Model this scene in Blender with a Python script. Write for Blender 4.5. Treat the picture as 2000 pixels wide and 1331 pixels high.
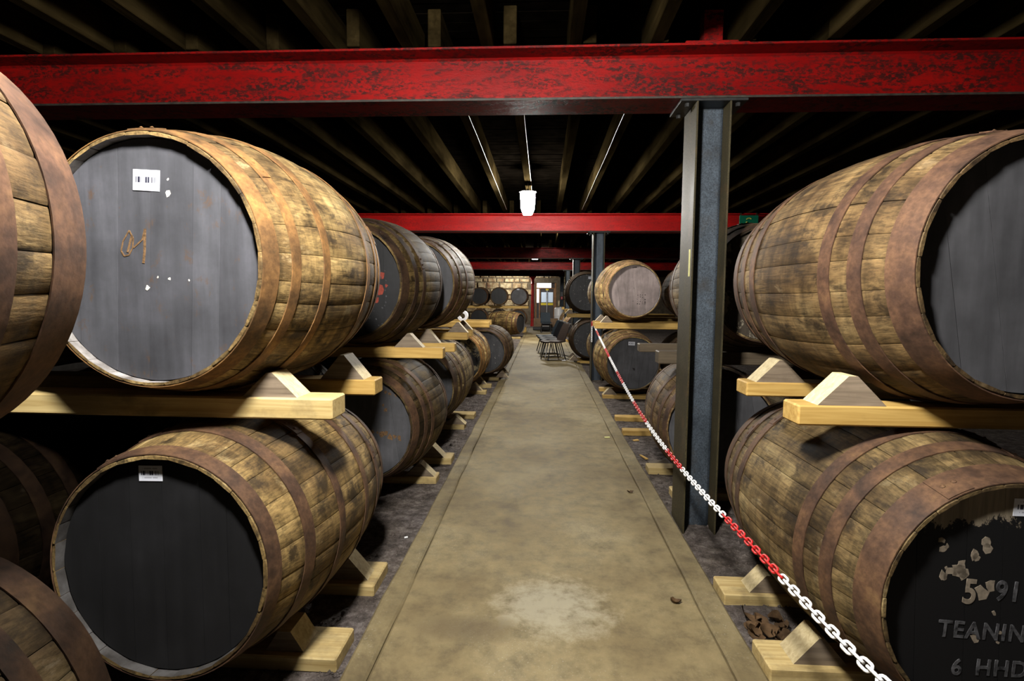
import bpy, math, random
from mathutils import Vector, Matrix, noise as mnoise

C = bpy.context.scene.collection
PI = math.pi
scene = bpy.context.scene
for o in list(bpy.data.objects):
    bpy.data.objects.remove(o)

# ------------------------------------------------------------------ camera
PITCH, YAW, ROLL = math.radians(4.446), math.radians(3.205), math.radians(0.49)
cam_d = bpy.data.cameras.new('camera'); cam = bpy.data.objects.new('camera', cam_d); C.objects.link(cam)
cam_d.sensor_width = 36.0; cam_d.lens = 1050.0 * 36.0 / 2000.0
cam_d.clip_start = 0.05; cam_d.clip_end = 100
fwd = Vector((-math.sin(YAW) * math.cos(PITCH), math.cos(YAW) * math.cos(PITCH), -math.sin(PITCH)))
rgt = Vector((math.cos(YAW), math.sin(YAW), 0)); upv = rgt.cross(fwd)
R_ = rgt * math.cos(ROLL) + upv * math.sin(ROLL); U_ = upv * math.cos(ROLL) - rgt * math.sin(ROLL)
M_ = Matrix((R_, U_, -fwd)).transposed().to_4x4(); M_.translation = Vector((0, 0, 1.4))
cam.matrix_world = M_
scene.camera = cam

# ------------------------------------------------------------------ world, lights, exposure
w = bpy.data.worlds.new('cellar_dark'); scene.world = w; w.use_nodes = True
w.node_tree.nodes['Background'].inputs[0].default_value = (0.55, 0.65, 1.0, 1)
w.node_tree.nodes['Background'].inputs[1].default_value = 0.0015
scene.view_settings.view_transform = 'Standard'
scene.view_settings.look = 'None'
scene.view_settings.exposure = 0.0
scene.view_settings.gamma = 1.0
scene.view_settings.use_curve_mapping = False

LAMP_COL = (1.0, 0.95, 0.86)
def point_light(name, loc, watts, radius=0.09, col=LAMP_COL):
    d = bpy.data.lights.new(name, 'POINT'); d.energy = watts; d.shadow_soft_size = radius; d.color = col
    o = bpy.data.objects.new(name, d); C.objects.link(o); o.location = loc
    return o
LAMP_NEAR = dict(loc=(-0.35, 0.78, 2.78), strength=1050.0)      # lantern over the aisle, above the frame
LAMP_VIEW = dict(loc=(-0.205, 7.0, 2.76), strength=470.0)       # lantern in the picture
point_light('bay_light', (0.0, 12.6, 2.98), 230, 0.10)           # unseen lamp up between the joists, taken from the bright floor below
point_light('bay_light', (-0.24, 18.2, 2.80), 680, 0.10)  # bodiless light added beyond the third beam for the far bays
point_light('bay_light', (-1.5, 28.6, 2.76), 260, 0.08)  # unseen light added behind the last beam to brighten the far wall

# ------------------------------------------------------------------ helpers
class MB:
    def __init__(s): s.v = []; s.f = []; s.m = []; s.sm = []
    def add(s, vs, fs, mi=0, smooth=False):
        b = len(s.v); s.v += [tuple(p) for p in vs]
        for f in fs:
            s.f.append(tuple(i + b for i in f)); s.m.append(mi); s.sm.append(smooth)
    def box(s, x0, x1, y0, y1, z0, z1, mi=0, ch=0.0):
        if ch <= 0:
            s.add([(x0,y0,z0),(x1,y0,z0),(x1,y1,z0),(x0,y1,z0),(x0,y0,z1),(x1,y0,z1),(x1,y1,z1),(x0,y1,z1)],
                  [(0,3,2,1),(4,5,6,7),(0,1,5,4),(1,2,6,5),(2,3,7,6),(3,0,4,7)], mi)
        else:
            c = min(ch, (x1-x0)*.4, (y1-y0)*.4, (z1-z0)*.4)
            vs = []; X = (x0, x1); Y = (y0, y1); Z = (z0, z1)
            idx = {}
            for i in (0,1):
                for j in (0,1):
                    for k in (0,1):
                        sx = 1 if i == 0 else -1; sy = 1 if j == 0 else -1; sz = 1 if k == 0 else -1
                        for a in range(3):
                            p = [X[i]+sx*c, Y[j]+sy*c, Z[k]+sz*c]; p[a] = (X[i], Y[j], Z[k])[a]
                            idx[(i,j,k,a)] = len(vs); vs.append(tuple(p))
            fs = []
            q = [(0,0),(1,0),(1,1),(0,1)]
            for a in range(3):
                o1, o2 = (a+1) % 3, (a+2) % 3
                for e in (0,1):
                    f = []
                    for (u, v) in q:
                        ijk = [0,0,0]; ijk[a] = e; ijk[o1] = u; ijk[o2] = v
                        f.append(idx[(*ijk, a)])
                    fs.append(tuple(f if e else f[::-1]))
            for a in range(3):
                b, d = (a+1) % 3, (a+2) % 3
                for u in (0,1):
                    for v in (0,1):
                        ijk0 = [0,0,0]; ijk1 = [0,0,0]
                        ijk0[b] = ijk1[b] = u; ijk0[d] = ijk1[d] = v; ijk1[a] = 1
                        f = [idx[(*ijk0, b)], idx[(*ijk1, b)], idx[(*ijk1, d)], idx[(*ijk0, d)]]
                        if (u + v) % 2 == 0: pass
                        else: f = f[::-1]
                        fs.append(tuple(f))
            for i in (0,1):
                for j in (0,1):
                    for k in (0,1):
                        f = [idx[(i,j,k,a)] for a in range(3)]
                        if (i+j+k) % 2 == 0: f = f[::-1]
                        fs.append(tuple(f))
            s.add(vs, fs, mi)
    def tube(s, pts, r, n=8, mi=0, caps=True, closed=False):
        pts = [Vector(p) for p in pts]; m = len(pts)
        rr = r if isinstance(r, (list, tuple)) else [r]*m
        vs = []; prev = None
        for i, p in enumerate(pts):
            if closed: t = pts[(i+1) % m] - pts[i-1]
            else: t = pts[min(i+1, m-1)] - pts[max(i-1, 0)]
            t.normalize()
            if prev is None:
                a = Vector((0,0,1)) if abs(t.z) < .9 else Vector((1,0,0)); u = t.cross(a).normalized()
            else: u = (prev - t*prev.dot(t)).normalized()
            prev = u; v = t.cross(u)
            for k in range(n):
                an = 2*PI*k/n; vs.append(p + rr[i]*(math.cos(an)*u + math.sin(an)*v))
        fs = []
        for i in range(m if closed else m-1):
            for k in range(n):
                a = i*n+k; b = i*n+(k+1) % n; c = ((i+1) % m)*n+(k+1) % n; d = ((i+1) % m)*n+k
                fs.append((a, b, c, d))
        s.add(vs, fs, mi, True)
        if caps and not closed:
            s.add(vs[:n], [tuple(range(n))[::-1]], mi); s.add(vs[-n:], [tuple(range(n))], mi)
    def lathe(s, prof, c=(0,0,0), n=24, mi=0, axis='z', smooth=True):
        vs = []
        for (r, h) in prof:
            for k in range(n):
                a = 2*PI*k/n; x, y = r*math.cos(a), r*math.sin(a)
                p = (x, y, h) if axis == 'z' else ((x, h, y) if axis == 'y' else (h, x, y))
                vs.append((p[0]+c[0], p[1]+c[1], p[2]+c[2]))
        fs = []
        for i in range(len(prof)-1):
            for k in range(n):
                f = (i*n+k, i*n+(k+1) % n, (i+1)*n+(k+1) % n, (i+1)*n+k)
                fs.append(f if axis != 'y' else f[::-1])
        s.add(vs, fs, mi, smooth)
    def prism(s, poly, y0, y1, mi=0):       # polygon in xz extruded along y
        n = len(poly)
        s.add([(x, y0, z) for x, z in poly] + [(x, y1, z) for x, z in poly],
              [tuple(range(n)), tuple(range(2*n-1, n-1, -1))] + [((i+1) % n, i, i+n, (i+1) % n+n) for i in range(n)], mi)
    def mesh(s, name, mats, sharp=None):
        me = bpy.data.meshes.new(name); me.from_pydata(s.v, [], s.f)
        if not isinstance(mats, (list, tuple)): mats = [mats]
        for m in mats: me.materials.append(m)
        me.polygons.foreach_set('material_index', s.m)
        me.polygons.foreach_set('use_smooth', s.sm)
        if sharp is not None: me.set_sharp_from_angle(angle=math.radians(sharp))
        me.update()
        return me
    def build(s, name, mats, parent=None, sharp=None, color=None):
        return put(name, s.mesh(name, mats, sharp), parent, color)

def put(name, me, parent=None, color=None):
    o = bpy.data.objects.new(name, me); C.objects.link(o)
    if parent is not None: o.parent = parent
    if color: o.color = (*color, 1)
    return o
def tag(o, label, cat, group=None):
    o['label'] = label; o['category'] = cat
    if group: o['group'] = group
    return o
def thing(name, label, cat, loc=(0,0,0), rot=(0,0,0), group=None):
    o = bpy.data.objects.new(name, None); C.objects.link(o); o.location = loc; o.rotation_euler = rot
    o.empty_display_size = .1
    return tag(o, label, cat, group)
def struct(o): o['kind'] = 'structure'; return o
def stuff(o): o['kind'] = 'stuff'; return o

# ------------------------------------------------------------------ materials
class NT:
    def __init__(s, name, rough=0.8, spec=0.3, metal=0.0):
        s.mat = bpy.data.materials.new(name); s.mat.use_nodes = True
        s.t = s.mat.node_tree; s.n = s.t.nodes; s.l = s.t.links
        s.b = s.n['Principled BSDF']
        s.b.inputs['Roughness'].default_value = rough
        s.b.inputs['Specular IOR Level'].default_value = spec
        s.b.inputs['Metallic'].default_value = metal
        s.tc = s.n.new('ShaderNodeTexCoord'); s.oi = None
    def link(s, a, b): s.l.new(a, b)
    def info(s):
        if s.oi is None: s.oi = s.n.new('ShaderNodeObjectInfo')
        return s.oi
    def coord(s, scale=(1,1,1), kind='Object', world_shift=True):
        m = s.n.new('ShaderNodeMapping'); m.inputs['Scale'].default_value = scale
        if world_shift and kind == 'Object':
            a = s.n.new('ShaderNodeVectorMath'); a.operation = 'MULTIPLY_ADD'
            s.link(s.info().outputs['Location'], a.inputs[0]); a.inputs[1].default_value = (1.37, 1.37, 1.37)
            s.link(s.tc.outputs[kind], a.inputs[2]); s.link(a.outputs[0], m.inputs['Vector'])
        else: s.link(s.tc.outputs[kind], m.inputs['Vector'])
        return m.outputs[0]
    def noise(s, vec, scale=1.0, detail=4, rough=.6, dist=0.0):
        n = s.n.new('ShaderNodeTexNoise'); n.inputs['Scale'].default_value = scale
        n.inputs['Detail'].default_value = detail; n.inputs['Roughness'].default_value = rough
        n.inputs['Distortion'].default_value = dist; s.link(vec, n.inputs['Vector'])
        return n.outputs['Fac']
    def voro(s, vec, scale, feature='F1'):
        n = s.n.new('ShaderNodeTexVoronoi'); n.feature = feature; n.inputs['Scale'].default_value = scale
        s.link(vec, n.inputs['Vector']); return n.outputs['Distance']
    def ramp(s, fac, stops):
        r = s.n.new('ShaderNodeValToRGB'); e = r.color_ramp.elements
        while len(e) < len(stops): e.new(.5)
        for i, (p, c) in enumerate(stops):
            e[i].position = p; e[i].color = (*c, 1) if isinstance(c, tuple) else (c, c, c, 1)
        s.link(fac, r.inputs[0]); return r.outputs[0]
    def mix(s, fac, a, b, mode='MIX'):
        m = s.n.new('ShaderNodeMix'); m.data_type = 'RGBA'; m.blend_type = mode
        if isinstance(fac, float): m.inputs[0].default_value = fac
        else: s.link(fac, m.inputs[0])
        for x, i in ((a, 6), (b, 7)):
            if isinstance(x, tuple): m.inputs[i].default_value = (*x, 1)
            else: s.link(x, m.inputs[i])
        return m.outputs[2]
    def math(s, op, a, b=None):
        m = s.n.new('ShaderNodeMath'); m.operation = op
        for i, x in enumerate((a, b)):
            if x is None: continue
            if isinstance(x, (int, float)): m.inputs[i].default_value = x
            else: s.link(x, m.inputs[i])
        return m.outputs[0]
    def sep(s, vec):
        n = s.n.new('ShaderNodeSeparateXYZ'); s.link(vec, n.inputs[0]); return n.outputs
    def color(s, c):
        if isinstance(c, tuple): s.b.inputs['Base Color'].default_value = (*c, 1)
        else: s.link(c, s.b.inputs['Base Color'])
    def bump(s, h, strength=.3, dist=.01):
        b = s.n.new('ShaderNodeBump'); b.inputs['Strength'].default_value = strength; b.inputs['Distance'].default_value = dist
        s.link(h, b.inputs['Height']); s.link(b.outputs[0], s.b.inputs['Normal'])
    def rough(s, fac, lo, hi):
        m = s.n.new('ShaderNodeMapRange'); s.link(fac, m.inputs[0]); m.inputs[3].default_value = lo; m.inputs[4].default_value = hi
        s.link(m.outputs[0], s.b.inputs['Roughness'])

def mat_stave():
    m = NT('weathered_oak_stave', .75, .25)
    g = m.noise(m.coord((110, 5, 110)), 1, 5, .7)
    p = m.noise(m.coord((5, 2.6, 5)), 1, 5, .62)
    p2 = m.noise(m.coord((11, 7, 11)), 1, 6, .7, .3)
    base = m.ramp(p, [(.28, (.026, .018, .010)), (.43, (.078, .054, .028)), (.57, (.155, .115, .060)), (.74, (.27, .222, .130))])
    grain = m.ramp(g, [(.30, .35), (.55, 1.0), (.75, 1.35)])
    c = m.mix(1.0, base, grain, 'MULTIPLY')
    dark = m.ramp(p2, [(.37, 1.0), (.50, 0.0)])
    c = m.mix(m.math('MULTIPLY', dark, .9), c, (.018, .013, .009))
    pale = m.ramp(p2, [(.60, 0.0), (.74, 1.0)])
    c = m.mix(m.math('MULTIPLY', pale, .45), c, (.34, .30, .22))
    rnd = m.ramp(m.info().outputs['Random'], [(0, .82), (1, 1.14)])
    hb = m.noise(m.coord((2.2, 17, 2.2)), 1, 4, .6, .5)
    c = m.mix(.55, c, m.ramp(hb, [(.36, .30), (.60, 1.35)]), 'MULTIPLY')
    c = m.mix(1.0, c, rnd, 'MULTIPLY'); c = m.mix(1.0, c, m.info().outputs['Color'], 'MULTIPLY')
    m.color(c); m.bump(m.math('ADD', g, m.math('MULTIPLY', p2, .6)), .45, .004)
    m.rough(p2, .55, .9)
    m.link(m.math('MULTIPLY', m.math('MINIMUM', m.sep(m.info().outputs['Color'])[0], 1.0), .22), m.b.inputs['Specular IOR Level'])
    return m.mat
def mat_hoop():
    m = NT('rusty_hoop_iron', .65, .35, .25)
    p = m.noise(m.coord((9, 9, 9)), 1, 6, .65)
    f = m.noise(m.coord((60, 60, 60)), 1, 3, .6)
    c = m.ramp(p, [(.30, (.028, .020, .016)), (.45, (.066, .041, .028)), (.6, (.115, .070, .041)), (.75, (.19, .125, .062))])
    c = m.mix(.5, c, m.ramp(f, [(.3, .35), (.65, 1.2)]), 'MULTIPLY')
    c = m.mix(1.0, c, m.info().outputs['Color'], 'MULTIPLY')
    m.color(c); m.bump(f, .3, .002); m.rough(p, .5, .85)
    m.link(m.math('MULTIPLY', m.math('MINIMUM', m.sep(m.info().outputs['Color'])[0], 1.0), .3), m.b.inputs['Specular IOR Level'])
    return m.mat
def mat_chime(name='stave_end_grain', k=1.0):
    m = NT(name, .8, .2)
    p = m.noise(m.coord((14, 14, 14)), 1, 5, .6)
    c = m.ramp(p, [(.3, (.07*k, .062*k, .058*k)), (.5, (.16*k, .150*k, .145*k)), (.7, (.27*k, .26*k, .262*k))])
    m.color(c)
    return m.mat
def mat_head(name, col, streak, rust=0.0, white=0.0, bare=0.0, barecol=(.25, .21, .14), rough=.6):
    m = NT(name, rough, .35)
    s = m.noise(m.coord((26, 26, 2.4)), 1, 5, .6)
    b = m.noise(m.coord((4, 4, 4)), 1, 5, .65)
    lo = tuple(x*.62 for x in col)
    c = m.ramp(b, [(.3, lo), (.55, col), (.8, streak)])
    c = m.mix(.55, c, m.ramp(s, [(.25, .45), (.55, 1.0), (.8, 1.5)]), 'MULTIPLY')
    c = m.mix(1.0, c, m.ramp(m.info().outputs['Random'], [(0, .85), (1, 1.15)]), 'MULTIPLY')
    if rust > 0:
        r = m.noise(m.coord((17, 17, 11)), 1, 6, .75, .4)
        c = m.mix(m.ramp(r, [(.68-.1*rust, 0.0), (.77-.1*rust, .75)]), c, (.085, .050, .030))
    if white > 0:
        r = m.noise(m.coord((40, 40, 22)), 1, 3, .6)
        c = m.mix(m.ramp(r, [(.735-.06*white, 0.0), (.765-.06*white, .8)]), c, (.55, .52, .46))
    if bare > 0:
        r = m.noise(m.coord((10, 10, 7)), 1, 7, .75, .3)
        c = m.mix(m.ramp(r, [(.60-.1*bare, 0.0), (.625-.1*bare, 1.0)]), c, barecol)
    m.color(c); m.bump(s, .15, .002)
    return m.mat
def mat_head_peeling():
    # black paint that has come away from the upper part of the head
    m = NT('peeling_black_head', .6, .3)
    z = m.sep(m.tc.outputs['Object'])
    r = m.noise(m.coord((16, 16, 10)), 1, 7, .75, .2)
    h = m.math('MULTIPLY', m.math('SUBTRACT', z[2], .655), 3.6)
    xx = m.math('MULTIPLY', m.math('ADD', z[0], .12), -.15)
    k = m.math('ADD', m.math('ADD', r, h), xx)
    wood = m.ramp(m.noise(m.coord((40, 40, 3)), 1, 4), [(.3, (.13, .105, .075)), (.7, (.28, .235, .17))])
    c = m.mix(m.ramp(k, [(.60, 0.0), (.63, 1.0)]), (.004, .004, .0045), wood)
    m.color(c); m.bump(k, .2, .002)
    return m.mat
def mat_pine(name, a, b, dirt=.5):
    m = NT(name, .65, .3)
    g = m.noise(m.coord((2.2, 55, 55)), 1, 4, .6, .6)
    p = m.noise(m.coord((6, 8, 8)), 1, 5, .65)
    c = m.ramp(g, [(.3, a), (.65, b)])
    c = m.mix(m.math('MULTIPLY', m.ramp(p, [(.5, 0.0), (.72, 1.0)]), dirt), c, (.07, .055, .035))
    c = m.mix(1.0, c, m.ramp(m.info().outputs['Random'], [(0, .8), (1, 1.12)]), 'MULTIPLY')
    c = m.mix(1.0, c, m.info().outputs['Color'], 'MULTIPLY')
    m.color(c); m.bump(g, .2, .002)
    return m.mat
def mat_red(name='flaking_red_paint', k=.72, chip=.92, spec=.09):
    m = NT(name, .38, spec)
    p = m.noise(m.coord((3, 6, 16)), 1, 8, .75, .3)
    q = m.noise(m.coord((34, 30, 60)), 1, 5, .7)
    b = m.noise(m.coord((1.4, 2, 4)), 1, 3, .5)
    red = m.ramp(b, [(.3, (.15*k, .0022*k, .0026*k)), (.7, (.27*k, .0052*k, .0042*k))])
    chips = m.math('MULTIPLY', m.ramp(q, [(.44, 0.0), (.54, 1.0)]), m.ramp(p, [(.40, 0.0), (.56, 1.0)]))
    c = m.mix(m.math('MULTIPLY', chips, chip), red, (.014, .006, .005))
    m.color(c); m.bump(m.math('SUBTRACT', q, m.math('MULTIPLY', chips, .5)), .4, .004); m.rough(p, .34, .6)
    return m.mat
def mat_steel(name, a, b, rust):
    m = NT(name, .55, .25, 0.0)
    p = m.noise(m.coord((7, 7, 3.5)), 1, 6, .7)
    f = m.noise(m.coord((140, 140, 140)), 1, 2, .5)
    c = m.ramp(p, [(.35, a), (.7, b)])
    c = m.mix(.8, c, m.ramp(f, [(.3, .45), (.7, 1.5)]), 'MULTIPLY')
    r = m.noise(m.coord((6, 6, 5)), 1, 6, .7)
    c = m.mix(m.ramp(r, [(.55, 0.0), (.75, .75)]), c, rust)
    m.color(c); m.bump(f, .35, .002); m.rough(p, .5, .75)
    return m.mat
def mat_concrete(name, light=1.0):
    m = NT(name, .78, .25)
    b = m.noise(m.coord((1.1, .9, 1), world_shift=False), 1, 5, .6)
    f = m.noise(m.coord((9, 9, 9), world_shift=False), 1, 8, .72)
    g = m.noise(m.coord((120, 120, 120), world_shift=False), 1, 2, .5)
    k = light
    c = m.ramp(b, [(.30, (.120*k, .086*k, .040*k)), (.5, (.225*k, .176*k, .088*k)), (.70, (.31*k, .258*k, .150*k))])
    c = m.mix(.8, c, m.ramp(f, [(.28, .42), (.5, .95), (.75, 1.35)]), 'MULTIPLY')
    st = m.noise(m.coord((2.6, 1.9, 2), world_shift=False), 1, 6, .68, .4)
    c = m.mix(m.ramp(st, [(.55, 0.0), (.70, .6)]), c, (.070*k, .052*k, .028*k))
    c = m.mix(m.math('MULTIPLY', m.ramp(g, [(.62, 0.0), (.72, 1.0)]), m.ramp(b, [(.42, 0.0), (.6, .5)])), c, (.42, .40, .33))
    xyz = m.sep(m.tc.outputs['Object'])
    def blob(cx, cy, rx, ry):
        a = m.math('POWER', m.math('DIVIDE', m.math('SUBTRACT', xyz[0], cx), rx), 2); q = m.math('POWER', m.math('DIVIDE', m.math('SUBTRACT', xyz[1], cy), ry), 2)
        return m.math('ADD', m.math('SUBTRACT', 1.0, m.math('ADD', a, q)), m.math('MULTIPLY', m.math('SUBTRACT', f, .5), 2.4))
    c = m.mix(m.ramp(blob(.06, 2.36, .36, .34), [(.35, 0.0), (1.0, .6)]), c, (.40, .37, .275))      # pale oval patch with a noisy edge
    c = m.mix(m.ramp(blob(-.30, 2.17, .30, .13), [(.35, 0.0), (1.0, .6)]), c, (.085, .060, .032))   # brown spill
    m.color(c); m.bump(m.math('ADD', f, m.math('MULTIPLY', g, .4)), .35, .004); m.rough(f, .55, .9)
    return m.mat
def mat_dirt():
    m = NT('dark_earth', .9, .2)
    f = m.noise(m.coord((14, 14, 14), world_shift=False), 1, 8, .8)
    b = m.noise(m.coord((1.7, 1.7, 1.7), world_shift=False), 1, 4, .6)
    g = m.noise(m.coord((90, 90, 90), world_shift=False), 1, 3, .6)
    c = m.ramp(f, [(.32, (.022, .017, .014)), (.5, (.098, .082, .072)), (.68, (.26, .23, .21))])
    c = m.mix(.5, c, m.ramp(b, [(.3, (.75, .65, .5)), (.7, (1.1, 1.1, 1.25))]), 'MULTIPLY')
    c = m.mix(m.ramp(g, [(.64, 0.0), (.72, .7)]), c, (.27, .25, .23))
    m.color(c); m.bump(m.math('ADD', f, m.math('MULTIPLY', g, .5)), .9, .02)
    return m.mat
def mat_plain(name, col, rough=.5, spec=.4, metal=0.0, var=.25, scale=30):
    m = NT(name, rough, spec, metal)
    p = m.noise(m.coord((scale,)*3), 1, 4, .6)
    m.color(m.ramp(p, [(.3, tuple(x*(1-var) for x in col)), (.7, tuple(min(1, x*(1+var)) for x in col))]))
    return m.mat
def mat_emit(name, col, st):
    m = NT(name, .5); m.b.inputs['Base Color'].default_value = (*col, 1)
    m.b.inputs['Emission Color'].default_value = (*col, 1); m.b.inputs['Emission Strength'].default_value = st
    return m.mat
def mat_stone():
    m = NT('rubble_stone', .85, .2)
    p = m.noise(m.coord((7, 7, 7)), 1, 6, .7)
    r = m.noise(m.coord((3.4, 3.4, 2.0)), 1, 5, .7, .5)
    c = m.ramp(r, [(.3, (.15, .075, .05)), (.45, (.26, .18, .095)), (.6, (.45, .385, .24))])
    c = m.mix(.7, c, m.ramp(p, [(.3, .35), (.6, 1.1)]), 'MULTIPLY')
    m.color(c); m.bump(p, .6, .02)
    return m.mat
def mat_ceiling():
    m = NT('sooty_ceiling_wood', 1.0, 0.0)
    g = m.noise(m.coord((40, 1.6, 40)), 1, 4, .65)
    p = m.noise(m.coord((5, 1.6, 5)), 1, 4, .6)
    c = m.ramp(p, [(.3, (.0035, .0024, .001)), (.7, (.022, .0155, .0062))])
    c = m.mix(.8, c, m.ramp(g, [(.3, .5), (.7, 1.2)]), 'MULTIPLY')
    c = m.mix(1.0, c, m.ramp(m.info().outputs['Random'], [(0, .7), (1, 1.25)]), 'MULTIPLY')
    m.color(c); m.bump(g, .4, .004)
    return m.mat
def mat_barcode():
    m = NT('printed_barcode_paper', .5, .3)
    s = m.sep(m.tc.outputs['Generated'])
    mp = m.n.new('ShaderNodeMapping'); mp.inputs['Scale'].default_value = (56, 0, 0)
    m.link(m.tc.outputs['Generated'], mp.inputs['Vector'])
    wn = m.n.new('ShaderNodeTexWhiteNoise'); wn.noise_dimensions = '1D'
    m.link(m.math('FLOOR', m.math('ADD', m.math('MULTIPLY', s[0], 56), 3.37)), wn.inputs['W'])
    bars = m.math('GREATER_THAN', wn.outputs['Value'], .42)
    def band(v, a, b): return m.math('MULTIPLY', m.math('GREATER_THAN', v, a), m.math('LESS_THAN', v, b))
    ink = m.math('MULTIPLY', m.math('MULTIPLY', bars, band(s[2], .38, .66)), band(s[0], .10, .86))
    wn2 = m.n.new('ShaderNodeTexWhiteNoise'); wn2.noise_dimensions = '1D'
    m.link(m.math('FLOOR', m.math('MULTIPLY', s[0], 22)), wn2.inputs['W'])
    tx = m.math('MULTIPLY', m.math('GREATER_THAN', wn2.outputs['Value'], .35), band(s[0], .16, .80))
    t1 = m.math('MULTIPLY', tx, band(s[2], .78, .86)); t2 = m.math('MULTIPLY', tx, band(s[2], .18, .25))
    lines = m.math('MULTIPLY', m.math('ADD', t1, t2), .5)
    c = m.mix(m.math('ADD', ink, lines), (.58, .60, .67), (.03, .03, .05))
    m.color(c)
    return m.mat

MAT = {}
MAT['stave'] = mat_stave(); MAT['hoop'] = mat_hoop(); MAT['chime'] = mat_chime('pale_end_grain', 1.35); MAT['chime_dark'] = mat_chime('grimy_end_grain', .30)
MAT['slate'] = mat_head('slate_grey_head', (.066, .067, .077), (.098, .098, .116), .9, 0)
MAT['slate_dull'] = mat_head('dull_grey_head', (.058, .058, .064), (.088, .088, .096), .2, 0)
MAT['black'] = mat_head('black_head', (.009, .009, .010), (.016, .016, .018), 0, 0)
MAT['black_flaked'] = mat_head('flaked_black_head', (.012, .012, .013), (.022, .022, .024), 0, .3, .75, (.2, .16, .09))
MAT['peeling'] = mat_head_peeling()
MAT['charcoal'] = mat_head('charcoal_head', (.035, .035, .038), (.06, .06, .065), .1, 1.0)
MAT['pale'] = mat_head('pale_bare_head', (.26, .21, .20), (.34, .285, .27), .15, 0)
MAT['lichen'] = mat_head('lichen_head', (.05, .038, .026), (.085, .066, .045), .3, .3, .7, (.24, .21, .155))
MAT['whitehead'] = mat_head('white_head', (.62, .60, .58), (.7, .68, .66), 0, 0)
MAT['pine'] = mat_pine('new_pine', (.37, .215, .05), (.56, .37, .115), .3)
MAT['pine_worn'] = mat_pine('worn_pine', (.34, .235, .085), (.52, .40, .185), .55)
MAT['oldwood'] = mat_pine('grey_old_timber', (.06, .043, .026), (.12, .092, .058), .5)
MAT['chock'] = mat_pine('shaded_chock_wood', (.12, .090, .063), (.25, .195, .14), .5)  # chock ends: shade of the front faces put into the colour
MAT['chock_lit'] = mat_pine('lit_chock_face', (.42, .33, .17), (.62, .52, .31), .3)  # chock slopes and tops: paler, lamplight put into the colour
MAT['red'] = mat_red(); MAT['red_fresh'] = mat_red('fresher_red_paint', 2.3, .35, .35)
MAT['blue'] = mat_steel('blue_grey_column_paint', (.024, .031, .040), (.060, .076, .096), (.034, .028, .021))
MAT['olive'] = mat_steel('worn_olive_flange', (.025, .020, .009), (.050, .041, .019), (.085, .05, .022))
MAT['darksteel'] = mat_plain('dark_steel', (.035, .035, .035), .45, .5, .6)
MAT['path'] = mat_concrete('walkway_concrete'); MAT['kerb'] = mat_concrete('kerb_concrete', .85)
MAT['dirt'] = mat_dirt(); MAT['ceil'] = mat_ceiling(); MAT['stone'] = mat_stone(); MAT['lip'] = mat_plain('blackened_worn_flange_lip', (.022, .018, .014), .6, .3, 0, .6, 25); MAT['deck'] = mat_plain('black_sooty_deck', (.0016, .0012, .0008), 1.0, .0, 0, .6, 9)
MAT['mortar'] = mat_plain('dark_mortar', (.10, .08, .055), .9, .2, 0, .4, 6)
MAT['wall'] = mat_plain('dark_limewash', (.05, .045, .04), .9, .2, 0, .4, 4)
MAT['white_plastic'] = mat_plain('white_plastic', (.82, .82, .84), .35, .5, 0, .05)
MAT['red_plastic'] = mat_plain('red_plastic', (.52, .016, .018), .35, .5, 0, .15)
MAT['barcode'] = mat_barcode()
MAT['yellow_paper'] = mat_plain('yellow_paper', (.62, .60, .24), .7, .3, 0, .15)
MAT['leaf'] = mat_plain('dry_leaf', (.075, .043, .020), .8, .2, 0, .5, 18)
MAT['cable'] = mat_plain('pale_cable', (.45, .43, .38), .4, .5, 0, .15)
MAT['chair_brown'] = mat_plain('brown_vinyl', (.050, .036, .030), .72, .12, 0, .2)
MAT['chair_black'] = mat_plain('black_vinyl', (.012, .012, .014), .72, .12, 0, .2)
MAT['chair_blue'] = mat_plain('slate_blue_vinyl', (.035, .045, .055), .72, .12, 0, .2)
MAT['black_metal'] = mat_plain('black_metal', (.010, .010, .011), .4, .5, .3, .2)
MAT['chrome'] = mat_plain('chrome', (.35, .35, .36), .35, .5, 1.0, .05)
MAT['box_brown'] = mat_plain('brown_board', (.17, .11, .065), .8, .3, 0, .25, 6)
MAT['door_wood'] = mat_plain('brown_door_wood', (.20, .105, .045), .55, .4, 0, .35, 5)
MAT['door_panel'] = mat_plain('dark_door_panel', (.045, .038, .038), .5, .4, 0, .2)
MAT['yellow'] = mat_plain('yellow_band_paint', (.62, .50, .03), .5, .4, 0, .1)
MAT['green'] = mat_plain('green_sign', (.004, .16, .085), .5, .4, 0, .1)
MAT['sign_ink'] = mat_plain('pale_yellow_sign_mark', (.55, .60, .12), .5, .4, 0, .1)
MAT['stencil_black'] = mat_plain('black_stencil', (.02, .018, .018), .8, .2, 0, .2)
MAT['stencil_white'] = mat_plain('faded_white_stencil', (.052, .052, .056), .8, .2, 0, .9, 45)
MAT['stencil_bare'] = mat_plain('scraped_wood_stencil', (.20, .165, .125), .8, .2, 0, .4, 45)
MAT['red_fleck'] = mat_plain('red_fleck', (.17, .028, .016), .7, .3, 0, .35, 60)
MAT['chalk'] = mat_plain('ochre_chalk', (.13, .075, .035), .9, .2, 0, .6, 90)
MAT['flakewhite'] = mat_plain('white_flake', (.6, .58, .52), .7, .3, 0, .2)
MAT['glass_lit'] = mat_emit('daylit_pane', (.50, .60, .72), .32)
MAT['window_white'] = mat_emit('bright_daylight_window', (.92, .97, 1.0), 2.6)

# ------------------------------------------------------------------ room shell
YB = [3.37 + 6.13*k for k in range(5)]          # beam lines
FZ = -0.018                                      # earth level beside the walkway (walkway top is z = 0)
XL, XR, YN, YF = -9.0, 9.0, -5.0, 30.0

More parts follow.
